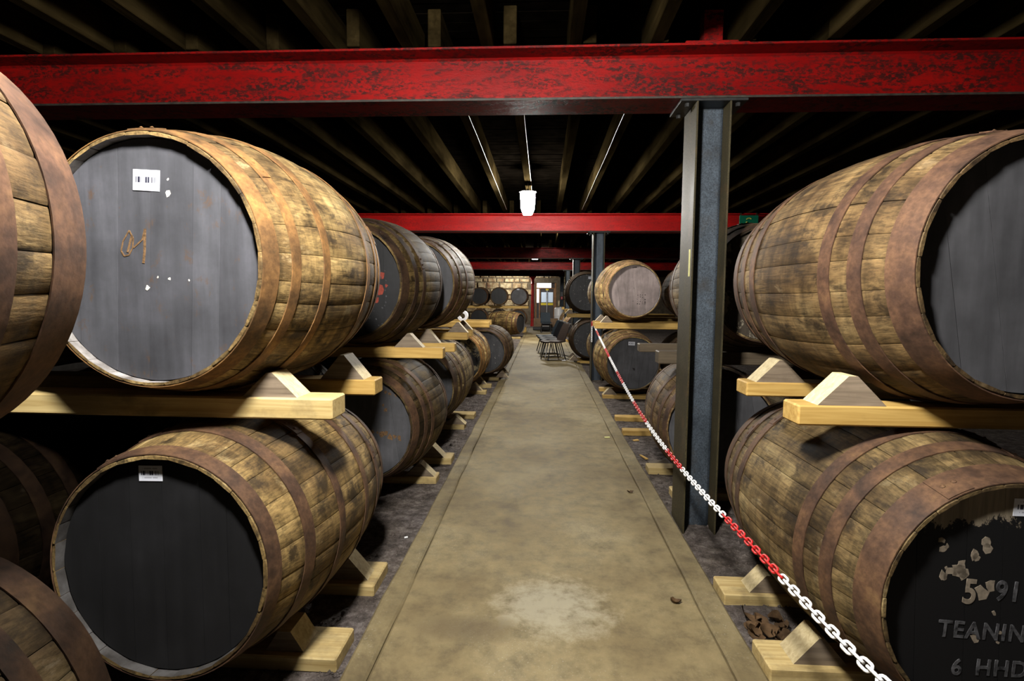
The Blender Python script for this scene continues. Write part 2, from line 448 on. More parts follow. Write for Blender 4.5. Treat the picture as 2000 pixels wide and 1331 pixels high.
def earth():
    b = MB(); xs = [XL + (XR-XL)*i/120 for i in range(121)]; ys = []
    y = YN
    while y < YF: ys.append(y); y += .12 if y < 10 else .4
    ys.append(YF)
    n = len(xs)
    for yy in ys:
        for xx in xs:
            z = FZ + .012*mnoise.noise((xx*3, yy*3, 1)) + .006*mnoise.noise((xx*11, yy*11, 4)) - .006
            if -.75 < xx < .87: z = FZ - .03
            b.v.append((xx, yy, z))
    for j in range(len(ys)-1):
        for i in range(n-1):
            b.f.append((j*n+i, j*n+i+1, (j+1)*n+i+1, (j+1)*n+i)); b.m.append(0); b.sm.append(True)
    return struct(b.build('floor', MAT['dirt']))
floor = earth()
def slab(name, x0, x1, ztop, mat, wob, y0=-4.9, y1=26.0, seed=0):
    b = MB(); n = 110; rnd = random.Random(seed); L = []; Rr = []
    for i in range(n+1):
        yy = y0 + (y1-y0)*i/n
        L.append((x0 + wob*mnoise.noise((yy*2.3, seed, 0)), yy)); Rr.append((x1 + wob*mnoise.noise((yy*2.3, seed+7, 0)), yy))
    vs = []
    for (a, c) in zip(L, Rr):
        dz = .002*mnoise.noise((a[1]*1.2, seed, 3))
        vs += [(a[0]-.006, a[1], FZ-.03), (a[0], a[1], ztop-.008+dz), (a[0]+.01, a[1], ztop+dz), (c[0]-.01, c[1], ztop+dz), (c[0], c[1], ztop-.008+dz), (c[0]+.006, c[1], FZ-.03)]
    fs = []
    for i in range(n):
        for k in range(5): fs.append((i*6+k, i*6+k+1, (i+1)*6+k+1, (i+1)*6+k))
    fs.append((0,1,2,3,4,5)); fs.append(tuple(n*6+k for k in (5,4,3,2,1,0)))
    b.add(vs, [f for f in fs])
    return struct(b.build(name, mat))
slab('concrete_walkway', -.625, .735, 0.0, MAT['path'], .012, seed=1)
slab('concrete_kerb', -.735, -.63, -.004, MAT['kerb'], .012, seed=2)
slab('concrete_kerb', .742, .86, -.004, MAT['kerb'], .010, seed=3)

def wallbox(name, x0, x1, y0, y1):
    b = MB(); b.box(x0, x1, y0, y1, -.1, 3.3); return struct(b.build(name, MAT['wall']))
wallbox('wall_left', XL-.3, XL, YN, YF); wallbox('wall_right', XR, XR+.3, YN, YF); wallbox('wall_near', XL, XR, YN-.3, YN)

# far wall with door opening (x -.42 .. .74, z 0 .. 2.32)
DX0, DX1, DZ = -.42, .76, 2.30
b = MB()
b.box(XL, DX0, YF, YF+.4, -.1, 3.3); b.box(DX1, XR, YF, YF+.4, -.1, 3.3); b.box(DX0, DX1, YF, YF+.4, DZ, 3.3)
wall_far = struct(b.build('wall_far', MAT['mortar']))
rs = random.Random(11); b = MB(); z = 0.0
while z < 2.75:
    h = rs.uniform(.20, .40); x = -4.6
    while x < 3.0:
        wd = rs.uniform(.22, .75)
        if not (x+wd > DX0-.02 and x < DX1+.02 and z < DZ+.06):
            d = rs.uniform(.03, .10); g = .02
            jx = lambda: rs.uniform(-.02, .02)
            p = [(x+g+jx(), z+g+jx()), (x+wd-g+jx(), z+g+jx()), (x+wd-g+jx(), z+h-g+jx()), (x+g+jx(), z+h-g+jx())]
            cx = sum(q[0] for q in p)/4; cz = sum(q[1] for q in p)/4
            vs = [(q[0], YF+.01, q[1]) for q in p] + [(cx+(q[0]-cx)*.78, YF-d+rs.uniform(-.015, .015), cz+(q[1]-cz)*.78) for q in p]
            b.add(vs, [(0,1,5,4),(1,2,6,5),(2,3,7,6),(3,0,4,7),(4,5,6,7)], 0)
        x += wd
    z += h
stuff(b.build('stone', MAT['stone'], wall_far))

# ceiling deck, joists
b = MB(); b.box(XL, XR, YN, YF+.4, 3.115, 3.3)
ceiling = struct(b.build('ceiling', MAT['wall']))
b = MB(); y = YN; rs = random.Random(5)
while y < YF:
    wd = .105; dz = rs.uniform(0, .006)
    b.box(XL, XR, y+.005, min(y+wd-.005, YF), 3.088-dz, 3.113); y += wd
stuff(b.build('ceiling_board', MAT['deck'], ceiling))
ZB0, ZB1 = 2.560, 2.865
b = MB(); b.box(-.038, .038, 0, 6.45, ZB1+.008, 3.085, ch=.004); joist_me = b.mesh('joist', MAT['ceil'])
b = MB(); b.box(-.038, .038, 0, 2.25, ZB1+.008, 3.085, ch=.004); joist_end = b.mesh('joist', MAT['ceil'])
j0 = [-1.27, -.81, -.345, .18, .645, 1.13, 1.61]
j1 = [-1.64, -1.125, -.665, -.215, .25, .67, 1.15, 1.62]
def spread(base):
    L = list(base)
    while L[0] > -6.2: L.insert(0, L[0]-.465)
    while L[-1] < 6.2: L.append(L[-1]+.465)
    return L
for k in range(-1, 5):
    xs = spread(j0 if k == -1 else (j1 if k == 0 else [x + (.12 if k % 2 else -.03) for x in j1]))
    for i, x in enumerate(xs):
        o = put('joist', joist_end if k == 4 else joist_me, ceiling)
        o.location = (x + rs.uniform(-.012, .012), (YB[k] if k >= 0 else YB[0]-6.13) - .13 + rs.uniform(-.02, .02), 0)

# ------------------------------------------------------------------ steel beams and columns
def ibeam(label, yc, paint='red'):
    root = thing('steel_beam', label, 'beam', (0, yc, ZB0))
    b = MB(); H = ZB1-ZB0; hw = .13; tf = .017; tw = .006
    def I(hx): return [(-hw,0),(hw,0),(hw,tf*.7),(tw+.012,tf),(tw,tf+.012),(tw,H-tf-.012),(tw+.012,H-tf),(hw,H-tf*.7),(hw,H),(-hw,H),(-hw,H-tf*.7),(-tw-.012,H-tf),(-tw,H-tf-.012),(-tw,tf+.012),(-tw-.012,tf),(-hw,tf*.7)]
    p = I(0); n = len(p)
    b.add([(-8.6, y, z) for y, z in p] + [(8.6, y, z) for y, z in p],
          [(i, (i+1) % n, (i+1) % n+n, i+n) for i in range(n)] + [tuple(range(n))[::-1], tuple(range(n, 2*n))])
    for i in (1, 2, 14, 15): b.m[i] = 1
    b.build('girder', [MAT[paint], MAT['lip']], root)
    return root
beam_lab = ['wide red steel beam with flaking paint right across the top of the picture', 'bright red steel beam lit by the hanging lamp in front of it',
            'dim purplish red beam beyond the lamp lit one', 'thin looking red beam second from the far wall', 'farthest red beam, carried on the red iron pillar']
beams = [ibeam(l, y, 'red_fresh' if i == 1 else 'red') for i, (l, y) in enumerate(zip(beam_lab, YB))]
# plate and stub of the column of the floor above, on the nearest beam
b = MB(); b.box(.80, 1.16, -.12, .12, ZB1-ZB0, ZB1-ZB0+.018, ch=.003); b.build('bearing_plate', MAT['red'], beams[0])
b = MB(); b.box(.92, 1.03, -.05, .05, ZB1-ZB0+.018, 3.09-ZB0, ch=.004); b.build('column_stub', MAT['red'], beams[0])

def column(label, xc, yc, sticker=True, base=True, cap=True):
    root = thing('steel_column', label, 'column', (xc, yc, FZ))
    H = ZB0 - FZ - .016; hx, hy, t = .0995, .14, .011
    b = MB()
    b.box(-hx, -hx+t, -hy, hy, -.06, H, 0, .002); f1 = b.build('flange', MAT['olive'], root)
    b = MB(); b.box(hx-t, hx, -hy, hy, -.06, H, 0, .002); b.build('flange', MAT['olive'], root)
    b = MB(); b.prism([(-hx+t, -.06), (hx-t, -.06), (hx-t, H), (-hx+t, H)], -.006, .006)
    for s in (-1, 1):
        for sy in (-1, 1):
            x = s*(hx-t); y = sy*.006; r = .012
            b.add([(x, y, -.06), (x-s*r, y, -.06), (x, y+sy*r, -.06), (x, y, H), (x-s*r, y, H), (x, y+sy*r, H)], [(1,2,5,4), (2,1,4,5)])
    b.build('web', MAT['blue'], root)
    b = MB(); b.box(-.19, .19, -.14, .14, H, H+.015, 0, .002); cp = b.build('cap_plate', MAT['darksteel'], root)
    for sx in (-1, 1):
        for sy in (-1, 1):
            b = MB(); b.lathe([(0, -.022), (.014, -.022), (.014, -.001), (0, -.001)], (sx*.145, sy*.10, H), 6, smooth=False)
            b.lathe([(0, .015), (.016, .015), (.016, .033), (.008, .033), (.008, .042), (0, .042)], (sx*.145, sy*.10, H), 6, smooth=False)
            b.build('bolt', MAT['darksteel'], cp)
    if sticker:
        b = MB(); b.box(-hx-.0015, -hx, -.105, -.075, 1.56, 1.72); s_ = b.build('paper_strip', MAT['yellow_paper'], root); s_['label'] = 'yellow paper strip stuck on the flange'
    return root
cols = [column('big steel column in the foreground, blue grey web between olive flanges', .9715, YB[0]+.01),
        column('second steel column with the barrier chain tied to it', .958, YB[1]+.03),
        column('third steel column, nearly black, rising behind the black upper cask', .96, YB[2], False),
        column('fourth steel column, blue grey, beyond the black casks', .985, YB[3], False),
        column('farthest blue grey steel column, beside the stone wall', .985, YB[4], False)]
# dark alarm unit on the farthest column
b = MB(); b.box(-.075, .075, -.20, -.14, 1.55, 1.80, 0, .01); b.build('alarm_box', MAT['black_metal'], cols[4])
b = MB(); b.box(-.045, .045, -.225, -.15, 1.40, 1.55, 0, .01); b.build('alarm_lamp', MAT['red_plastic'], cols[4])
# cast iron pillar
t = thing('iron_pillar', 'slender red cast iron pillar with a moulded capital near the far wall', 'pillar', (-.515, YB[4], FZ))
HH = ZB0 - FZ
b = MB(); b.lathe([(.10, 0), (.10, .06), (.085, .10), (.078, .12), (.070, HH-.42)], n=20); b.build('shaft', MAT['red_fresh'], t)
b = MB(); b.lathe([(.070, HH-.42), (.10, HH-.41), (.105, HH-.38), (.078, HH-.36), (.075, HH-.18), (.09, HH-.14), (.14, HH-.06), (.15, HH-.05)], n=20); b.build('capital', MAT['red_fresh'], t)
b = MB(); b.box(-.17, .17, -.13, .13, HH-.05, HH-.001, 0, .004); b.build('top_plate', MAT['red_fresh'], t)

# ------------------------------------------------------------------ casks
def rad(t, rh, rb):
    s = 2*t-1; return rb-(rb-rh)*s*s
HOOPS_A = [(.0, .062), (.118, .160), (.285, .325), (.675, .715), (.840, .882), (.938, 1.0)]
HOOPS_B = [(.0, .075), (.145, .19), (.255, .30), (.70, .745), (.81, .855), (.925, 1.0)]
HOOPS_C = [(.0, .050), (.155, .205), (.36, .40), (.60, .64), (.795, .845), (.95, 1.0)]
RECESS = .031
NEAR = ('L0u', 'L1u', 'L1l', 'R1u', 'R1l', 'L2u', 'L2l')
casks = {}
def hoop_mesh(t0, t1, rh, rb, L, cz, seed, n=72, rivets=True):
    riv = []
    b = MB(); ys = [(t0+(t1-t0)*k/2) for k in range(3)]
    lift = .0012; th = .0034; vs = []
    prof = [(rad(t, rh, rb)+lift, t*L) for t in ys] + [(rad(t, rh, rb)+lift+th, t*L) for t in ys[::-1]]
    m = len(prof)
    for k in range(n):
        a = 2*PI*k/n
        for (r, y) in prof: vs.append((r*math.cos(a), y, cz+r*math.sin(a)))
    fs = []
    for k in range(n):
        for i in range(m):
            fs.append((k*m+i, ((k+1) % n)*m+i, ((k+1) % n)*m+(i+1) % m, k*m+(i+1) % m))
    b.add(vs, fs, 0, True)
    a0 = random.Random(seed).uniform(.2, 2.6)
    # riveted overlap of the band
    vs = []; nn = 7; q = [(rad(t, rh, rb)+lift+th-.0005, rad(t, rh, rb)+lift+2*th, t*L) for t in (t0+.002, t1-.002)]
    for k in range(nn):
        a = a0 + k*.035
        for (ri, ro, y) in q: vs += [(ri*math.cos(a), y, cz+ri*math.sin(a)), (ro*math.cos(a), y, cz+ro*math.sin(a))]
    fs = []
    for k in range(nn-1):
        o = k*4; fs += [(o+1, o+3, o+7, o+5), (o, o+1, o+5, o+4), (o+3, o+2, o+6, o+7)]
    fs += [(0, 2, 3, 1), ((nn-1)*4+1, (nn-1)*4+3, (nn-1)*4+2, (nn-1)*4)]
    b.add(vs, fs)
    for da in (.06, .15):
        a = a0+da; t = (t0+t1)/2; r = rad(t, rh, rb)+lift+2*th
        cpt = Vector((r*math.cos(a), t*L, cz+r*math.sin(a))); nrm = Vector((math.cos(a), 0, math.sin(a))); tg = Vector((-math.sin(a), 0, math.cos(a)))
        vs = [cpt+.008*(math.cos(u)*tg+math.sin(u)*Vector((0,1,0))) for u in [2*PI*i/8 for i in range(8)]] + [cpt+nrm*.006]
        if rivets: b.add(vs, [(i, (i+1) % 8, 8) for i in range(8)], 0, True)
        else:
            q = MB(); q.add(vs, [(i, (i+1) % 8, 8) for i in range(8)], 0, True); riv.append(q.mesh('rivet', MAT['hoop']))
    return b.mesh('hoop', MAT['hoop'], 40), riv

def cask(key, label, x, y, z, yaw=0, pit=0, rh=.372, rb=.44, L=1.13, head='slate', detail=True, hoops=HOOPS_A,
         tint=(1,1,1), htint=(1,1,1), ctint=(1,1,1), seed=0, lab=None, group=None, cat='cask', twist=None):
    """x,y,z = centre of the near chime circle; local frame: y along the axis, base of the bilge at z=0."""
    rs = random.Random(seed*7+3)
    yw, pt = math.radians(yaw), math.radians(pit)
    rot = Matrix.Rotation(-yw, 4, 'Z') @ Matrix.Rotation(pt, 4, 'X')
    root = thing('oak_cask', label, cat, (0,0,0), (0,0,0), group)
    M = Matrix.Translation((x, y, z)) @ rot @ Matrix.Translation((0, 0, -rb))
    root.matrix_world = M
    cz = rb
    N = rs.choice((28, 30, 31)) if detail else 26
    ws = [rs.uniform(.75, 1.3) for _ in range(N)]; S = sum(ws); ang = [rs.uniform(0, 6)]
    for q in ws: ang.append(ang[-1] + q/S*2*PI)
    ts = [0, .004, .06, .14, .23, .32, .41, .5, .59, .68, .77, .86, .94, .996, 1] if detail else [0, .08, .2, .35, .5, .65, .8, .92, 1]
    sh = MB(); cm = MAT['chime' if key in ('L1u', 'R3u', 'L4l') else 'chime_dark']
    for i in range(N):
        b = MB() if detail else sh
        a0, a1 = ang[i], ang[i+1]; g = .0009/rb; a0 += g; a1 -= g; da = a1-a0
        pr = rs.uniform(-.0014, .0012); vs = []
        for t in ts:
            r = rad(t, rh, rb) + pr; th = .030
            if t in (0, 1): r -= .003; th = .008
            elif t in (.004, .996): th = .012
            elif t in (.06, .94): th = .026
            yy = t*L + (rs.uniform(-.003, .001) if t == 0 else 0)
            for (aa, rr) in ((a0, r-.0022), (a0+.07*da, r-.0002), (a0+.5*da, r+.0009), (a1-.07*da, r-.0002), (a1, r-.0022), (a1, r-th), (a0, r-th)):
                vs.append((rr*math.cos(aa), yy, cz+rr*math.sin(aa)))
        fs = []; m = 7; ns = len(ts)
        for k in range(ns-1):
            for j in range(m): fs.append((k*m+j, k*m+(j+1) % m, (k+1)*m+(j+1) % m, (k+1)*m+j))
        b.add(vs, [f[::-1] for f in fs], 0, True)
        b.add(vs[:m], [tuple(range(m))], 0); b.add(vs[-m:], [tuple(range(m))[::-1]], 0)
        # inner chime faces take the end grain colour
        base = len(b.f) - len(fs) - 2
        for k in (0, 1, ns-2):
            b.m[base + k*m + 5] = 1
        if detail: b.build('stave', [MAT['stave'], cm], root, 35, tint)
    if not detail: stuff(sh.build('stave', [MAT['stave'], cm], root, 35, tint))
    for (t0, t1) in hoops:
        hm, riv = hoop_mesh(t0, t1, rh, rb, L, cz, rs.random(), 72 if detail else 40, key not in NEAR)
        o = put('hoop', hm, root, htint)
        for q in riv: put('rivet', q, o, htint)
    # heads
    rd = rad(RECESS/L, rh, rb) - .024
    tw = rs.uniform(-.2, .25) if twist is None else twist
    nb = 6 if detail else 4
    cuts = [-rd]
    for k in range(1, nb): cuts.append(-rd + 2*rd*(k + rs.uniform(-.15, .15))/nb)
    cuts.append(rd)
    for k in range(nb):
        b = MB(); x0, x1 = cuts[k]+.0006, cuts[k+1]-.0006; dy = rs.uniform(-.0008, .0008); p = []; q = []
        for s in range(9):
            xx = x0+(x1-x0)*s/8; zz = math.sqrt(max(0, rd*rd-xx*xx)); p.append((xx, zz)); q.append((xx, -zz))
        poly = p + q[::-1]
        ct, st = math.cos(tw), math.sin(tw)
        # drop duplicates at the tips
        pol = []
        for u in poly:
            if not pol or (abs(u[0]-pol[-1][0])+abs(u[1]-pol[-1][1])) > 1e-6: pol.append(u)
        if abs(pol[0][0]-pol[-1][0])+abs(pol[0][1]-pol[-1][1]) < 1e-6: pol.pop()
        pol = [(u*ct - v*st, u*st + v*ct) for (u, v) in pol]
        n = len(pol)
        yy = RECESS+dy
        b.add([(u, yy, cz+v) for u, v in pol] + [(u, yy+.025, cz+v) for u, v in pol],
              [tuple(range(n)), tuple(range(2*n-1, n-1, -1))] + [((i+1) % n, i, i+n, (i+1) % n+n) for i in range(n)])
        b.build('head_board', MAT[head], root)
    b = MB(); b.lathe([(rd, L-RECESS-.02), (rd, L-RECESS), (0, L-RECESS)], (0, 0, cz), 32, 0, 'y', False); b.build('rear_head', MAT['slate_dull'], root)
    if lab:                                           # (u, v, w, h, roll) paper label on the head, measured from its centre
        u, v, lw, lh, ro = lab
        b = MB(); b.box(-lw/2, lw/2, -.0012, 0, -lh/2, lh/2); o = b.build('barcode_label', MAT['barcode'], root)
        o.location = (u, RECESS-.0012, cz+v); o.rotation_euler = (0, ro, 0); o['label'] = 'white paper label printed with a barcode'
    casks[key] = (root, rh, rb, L, cz, M)
    return root

def head_text(key, txt, u, v, size, mat, name='stencil_lettering', label=None, ro=0.0, sx=1.0):
    root, rh, rb, L, cz, M = casks[key]
    cu = bpy.data.curves.new('lettering', 'FONT'); cu.body = txt; cu.size = size; cu.extrude = .0006; cu.offset = size*.022; cu.space_character = 1.12
    tmp = bpy.data.objects.new('lettering_tmp', cu); C.objects.link(tmp)
    bpy.context.view_layer.update()
    me = bpy.data.meshes.new_from_object(tmp.evaluated_get(bpy.context.evaluated_depsgraph_get()))
    bpy.data.objects.remove(tmp)
    me.materials.clear(); me.materials.append(mat)
    o = put(name, me, root); o.rotation_euler = (PI/2, ro, 0); o.scale = (sx, 1, 1); o.location = (u, RECESS-.0016, cz+v)
    if label: o['label'] = label
    return o
def flecks(key, name, pts, mat, seed, label=None):
    root, rh, rb, L, cz, M = casks[key]; rs = random.Random(seed); b = MB()
    for (u, v, r) in pts:
        n = 7; ring = []
        for i in range(n):
            a = 2*PI*i/n; rr = r*rs.uniform(.45, 1.25); ring.append((u+rr*math.cos(a), RECESS-.0014, cz+v+rr*math.sin(a)*1.1))
        b.add(ring + [(p[0], RECESS, p[2]) for p in ring], [tuple(range(n))] + [((i+1) % n, i, i+n, (i+1) % n+n) for i in range(n)])
    o = stuff(b.build(name, mat, root))
    if label: o['label'] = label

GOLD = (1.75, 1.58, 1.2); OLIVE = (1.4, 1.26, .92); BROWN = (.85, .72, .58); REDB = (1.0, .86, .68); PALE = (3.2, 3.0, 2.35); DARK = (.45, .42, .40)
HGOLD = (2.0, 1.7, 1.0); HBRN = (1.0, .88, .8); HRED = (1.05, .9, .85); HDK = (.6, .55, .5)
# left rack, front to back
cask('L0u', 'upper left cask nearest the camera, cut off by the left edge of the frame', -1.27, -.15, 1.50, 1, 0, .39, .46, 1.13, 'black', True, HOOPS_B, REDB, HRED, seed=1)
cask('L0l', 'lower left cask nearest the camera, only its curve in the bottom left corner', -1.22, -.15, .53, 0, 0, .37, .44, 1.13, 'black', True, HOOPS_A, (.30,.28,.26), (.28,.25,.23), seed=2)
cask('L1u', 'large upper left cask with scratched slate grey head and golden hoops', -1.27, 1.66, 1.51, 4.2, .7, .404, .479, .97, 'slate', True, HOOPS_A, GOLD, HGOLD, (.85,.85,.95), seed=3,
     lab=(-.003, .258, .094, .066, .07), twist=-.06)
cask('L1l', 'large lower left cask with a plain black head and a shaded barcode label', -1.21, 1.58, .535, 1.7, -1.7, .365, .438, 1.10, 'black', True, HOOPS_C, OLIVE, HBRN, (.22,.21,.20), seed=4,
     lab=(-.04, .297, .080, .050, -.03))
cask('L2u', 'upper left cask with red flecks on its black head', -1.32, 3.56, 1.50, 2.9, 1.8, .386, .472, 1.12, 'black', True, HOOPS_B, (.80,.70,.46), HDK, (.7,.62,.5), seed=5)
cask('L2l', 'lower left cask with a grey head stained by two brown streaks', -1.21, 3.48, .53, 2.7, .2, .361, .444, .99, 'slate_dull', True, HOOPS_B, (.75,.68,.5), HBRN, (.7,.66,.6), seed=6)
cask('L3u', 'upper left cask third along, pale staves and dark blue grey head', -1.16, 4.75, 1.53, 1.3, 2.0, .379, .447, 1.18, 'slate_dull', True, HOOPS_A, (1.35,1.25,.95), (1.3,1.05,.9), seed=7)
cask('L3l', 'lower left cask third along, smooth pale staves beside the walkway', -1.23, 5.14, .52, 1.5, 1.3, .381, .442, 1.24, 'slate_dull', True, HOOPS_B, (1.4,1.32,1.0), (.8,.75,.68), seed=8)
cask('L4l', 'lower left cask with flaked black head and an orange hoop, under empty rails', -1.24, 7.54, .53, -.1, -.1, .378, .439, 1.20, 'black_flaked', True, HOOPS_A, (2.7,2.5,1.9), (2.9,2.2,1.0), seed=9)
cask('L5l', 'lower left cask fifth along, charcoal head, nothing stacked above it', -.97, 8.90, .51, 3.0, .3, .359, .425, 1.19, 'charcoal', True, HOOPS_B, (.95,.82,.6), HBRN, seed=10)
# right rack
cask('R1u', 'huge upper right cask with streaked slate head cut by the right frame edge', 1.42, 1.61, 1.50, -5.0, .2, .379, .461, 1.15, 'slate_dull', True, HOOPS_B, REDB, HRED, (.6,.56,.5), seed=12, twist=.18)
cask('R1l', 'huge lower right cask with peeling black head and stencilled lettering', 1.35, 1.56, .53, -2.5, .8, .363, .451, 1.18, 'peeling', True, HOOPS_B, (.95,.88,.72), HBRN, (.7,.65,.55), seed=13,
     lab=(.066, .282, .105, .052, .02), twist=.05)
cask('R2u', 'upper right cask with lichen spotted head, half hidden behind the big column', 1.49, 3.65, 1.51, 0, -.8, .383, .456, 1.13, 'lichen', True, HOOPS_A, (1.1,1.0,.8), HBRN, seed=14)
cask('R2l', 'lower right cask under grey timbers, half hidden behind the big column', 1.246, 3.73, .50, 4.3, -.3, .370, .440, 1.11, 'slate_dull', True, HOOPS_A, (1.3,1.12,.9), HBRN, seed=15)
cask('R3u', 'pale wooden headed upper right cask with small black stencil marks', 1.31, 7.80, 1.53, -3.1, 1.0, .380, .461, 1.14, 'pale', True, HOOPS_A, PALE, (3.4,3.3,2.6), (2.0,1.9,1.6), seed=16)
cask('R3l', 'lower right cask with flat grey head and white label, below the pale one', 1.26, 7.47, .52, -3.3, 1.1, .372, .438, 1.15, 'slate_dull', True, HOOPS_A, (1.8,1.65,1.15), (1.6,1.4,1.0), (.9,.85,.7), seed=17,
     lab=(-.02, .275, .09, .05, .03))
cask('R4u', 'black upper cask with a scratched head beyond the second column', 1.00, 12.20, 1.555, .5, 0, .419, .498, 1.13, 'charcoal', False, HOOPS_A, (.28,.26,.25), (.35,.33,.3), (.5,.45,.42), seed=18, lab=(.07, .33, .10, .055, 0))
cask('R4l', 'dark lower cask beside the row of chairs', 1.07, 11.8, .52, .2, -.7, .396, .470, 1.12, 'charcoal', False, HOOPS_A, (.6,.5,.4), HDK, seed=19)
# neighbours further in on the same rails and the far end
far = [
 ('upper cask in the dark left of the slate headed one, behind the cut off cask', -2.28, 1.70, 1.50, 'black', DARK), ('lower cask in the dark left of the plain black headed one', -2.20, 1.62, .50, 'black', (.03,.028,.026)),  # second cask nearly black: shade put into its tint
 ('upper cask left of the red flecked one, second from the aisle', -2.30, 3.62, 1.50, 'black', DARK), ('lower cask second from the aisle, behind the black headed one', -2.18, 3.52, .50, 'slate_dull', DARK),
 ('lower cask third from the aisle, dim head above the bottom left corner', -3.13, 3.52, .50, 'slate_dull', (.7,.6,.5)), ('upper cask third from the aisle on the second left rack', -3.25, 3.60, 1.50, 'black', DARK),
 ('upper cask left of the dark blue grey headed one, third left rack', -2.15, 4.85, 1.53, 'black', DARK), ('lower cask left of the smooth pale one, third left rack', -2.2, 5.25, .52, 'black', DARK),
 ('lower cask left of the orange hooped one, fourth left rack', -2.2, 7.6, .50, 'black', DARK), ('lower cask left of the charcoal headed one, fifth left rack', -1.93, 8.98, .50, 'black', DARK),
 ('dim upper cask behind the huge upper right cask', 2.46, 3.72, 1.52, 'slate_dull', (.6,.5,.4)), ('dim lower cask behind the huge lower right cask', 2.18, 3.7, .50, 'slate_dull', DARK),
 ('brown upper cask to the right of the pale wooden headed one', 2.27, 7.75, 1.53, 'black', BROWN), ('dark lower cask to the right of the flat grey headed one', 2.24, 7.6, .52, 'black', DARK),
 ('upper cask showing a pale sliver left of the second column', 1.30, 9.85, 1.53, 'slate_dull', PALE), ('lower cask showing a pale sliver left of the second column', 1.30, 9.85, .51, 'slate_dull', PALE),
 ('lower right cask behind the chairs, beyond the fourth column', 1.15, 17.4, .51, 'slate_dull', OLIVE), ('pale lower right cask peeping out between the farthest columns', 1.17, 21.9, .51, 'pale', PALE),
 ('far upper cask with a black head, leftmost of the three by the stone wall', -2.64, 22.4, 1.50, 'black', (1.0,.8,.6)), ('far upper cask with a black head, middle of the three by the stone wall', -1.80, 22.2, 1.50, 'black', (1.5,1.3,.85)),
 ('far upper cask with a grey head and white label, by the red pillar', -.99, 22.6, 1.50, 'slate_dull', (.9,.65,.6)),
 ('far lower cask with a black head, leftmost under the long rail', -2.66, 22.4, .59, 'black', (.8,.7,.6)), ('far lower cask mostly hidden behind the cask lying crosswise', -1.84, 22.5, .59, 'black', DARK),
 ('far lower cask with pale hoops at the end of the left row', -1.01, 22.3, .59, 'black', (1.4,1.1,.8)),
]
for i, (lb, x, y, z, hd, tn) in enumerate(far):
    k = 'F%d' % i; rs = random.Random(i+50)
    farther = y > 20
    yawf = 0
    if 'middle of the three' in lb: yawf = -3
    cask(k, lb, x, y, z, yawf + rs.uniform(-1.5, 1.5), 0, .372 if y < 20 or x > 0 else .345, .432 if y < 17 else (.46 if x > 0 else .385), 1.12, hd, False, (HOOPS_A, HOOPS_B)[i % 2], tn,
         (1.3,1.0,.8) if sum(tn) > 2 else ((.07,.064,.06) if tn[0] < .1 else HDK), seed=60+i, lab=(-.04, .30, .10, .06, 0) if 'white label' in lb else None)  # hoops of the nearly black cask darkened too, as painted shade
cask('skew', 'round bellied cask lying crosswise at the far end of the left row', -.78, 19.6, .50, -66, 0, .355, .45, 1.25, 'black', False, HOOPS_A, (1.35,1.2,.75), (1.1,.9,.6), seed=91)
t = thing('white_drum', 'white plastic drum catching light beside the farthest column', 'drum', (.78, 25.6, FZ-.004))
b = MB(); b.lathe([(0, 0), (.20, 0), (.22, .03), (.22, .30), (.228, .32), (.22, .34), (.22, .62), (.228, .64), (.22, .66), (.22, .95), (.20, 1.0), (.17, 1.02)], n=24); b.build('drum_body', MAT['white_plastic'], t, 40)
b = MB(); b.lathe([(.17, 1.02), (.165, 1.03), (0, 1.03)], n=24); b.lathe([(.04, 1.03), (.04, 1.055), (0, 1.055)], (.08, 0, 0), 12); b.build('drum_lid', MAT['white_plastic'], t, 40)

# marks on the heads
head_text('R1l', '5', -.112, -.008, .105, MAT['stencil_bare'], 'painted_figure', 'figure 5 scraped to bare wood', .06, .8)
head_text('R1l', '91', -.018, .002, .085, MAT['stencil_white'], 'painted_figure', 'faded white figures 91', .06, .85)
head_text('R1l', 'TEANINICH', -.174, -.112, .072, MAT['stencil_white'], 'stencil_lettering', 'faded white stencilled name', .06, .92)
head_text('R1l', '6', -.125, -.232, .070, MAT['stencil_white'], 'painted_figure', 'faded white figure 6', .04, .9)
head_text('R1l', 'HHDS', -.055, -.232, .070, MAT['stencil_white'], 'stencil_lettering', 'faded white stencilled letters', .04, .95)
rs = random.Random(21)
flecks('R1l', 'bare_patch', [(-.15+rs.uniform(-.05, .1), .13+rs.uniform(-.06, .06), rs.uniform(.004, .02)) for _ in range(16)] + [(-.055, .025, .026), (-.03, .045, .018), (-.012, -.04, .008), (.01, -.10, .007), (.005, -.13, .006), (-.06, -.12, .018)], MAT['stencil_bare'], 3, 'patches where the black paint has come off')
flecks('L2u', 'red_fleck', [(.20, .14, .022), (.16, .03, .022), (.24, .04, .025), (.22, -.05, .035), (.15, -.07, .026), (.20, -.12, .020), (.14, -.15, .026), (.27, -.02, .012), (.17, -.02, .010), (.11, .08, .012), (.08, -.10, .016)], MAT['red_fleck'], 4, 'red paint flecks')
flecks('L2u', 'grey_fleck', [(.15+rs.uniform(-.1, .12), -.1+rs.uniform(-.2, .22), rs.uniform(.003, .008)) for _ in range(40)], MAT['stencil_white'], 5)
flecks('L1u', 'white_flake', [(.068, .215, .011), (-.02, -.085, .008), (.06, -.055, .005), (.072, .26, .004), (.02, -.05, .004), (.13, -.06, .003)], MAT['flakewhite'], 6, 'white flakes stuck on the grey paint')
flecks('R3u', 'stencil_mark', [(.055+i*.035+rs.uniform(-.006, .006), -.06-j*.033+rs.uniform(-.006, .006), rs.uniform(.004, .010)) for i in range(4) for j in range(5) if rs.random() < .75] + [(-.06, .03, .006), (.0, .035, .007), (-.01, -.15, .006)], MAT['stencil_black'], 7, 'worn black stencil marks')
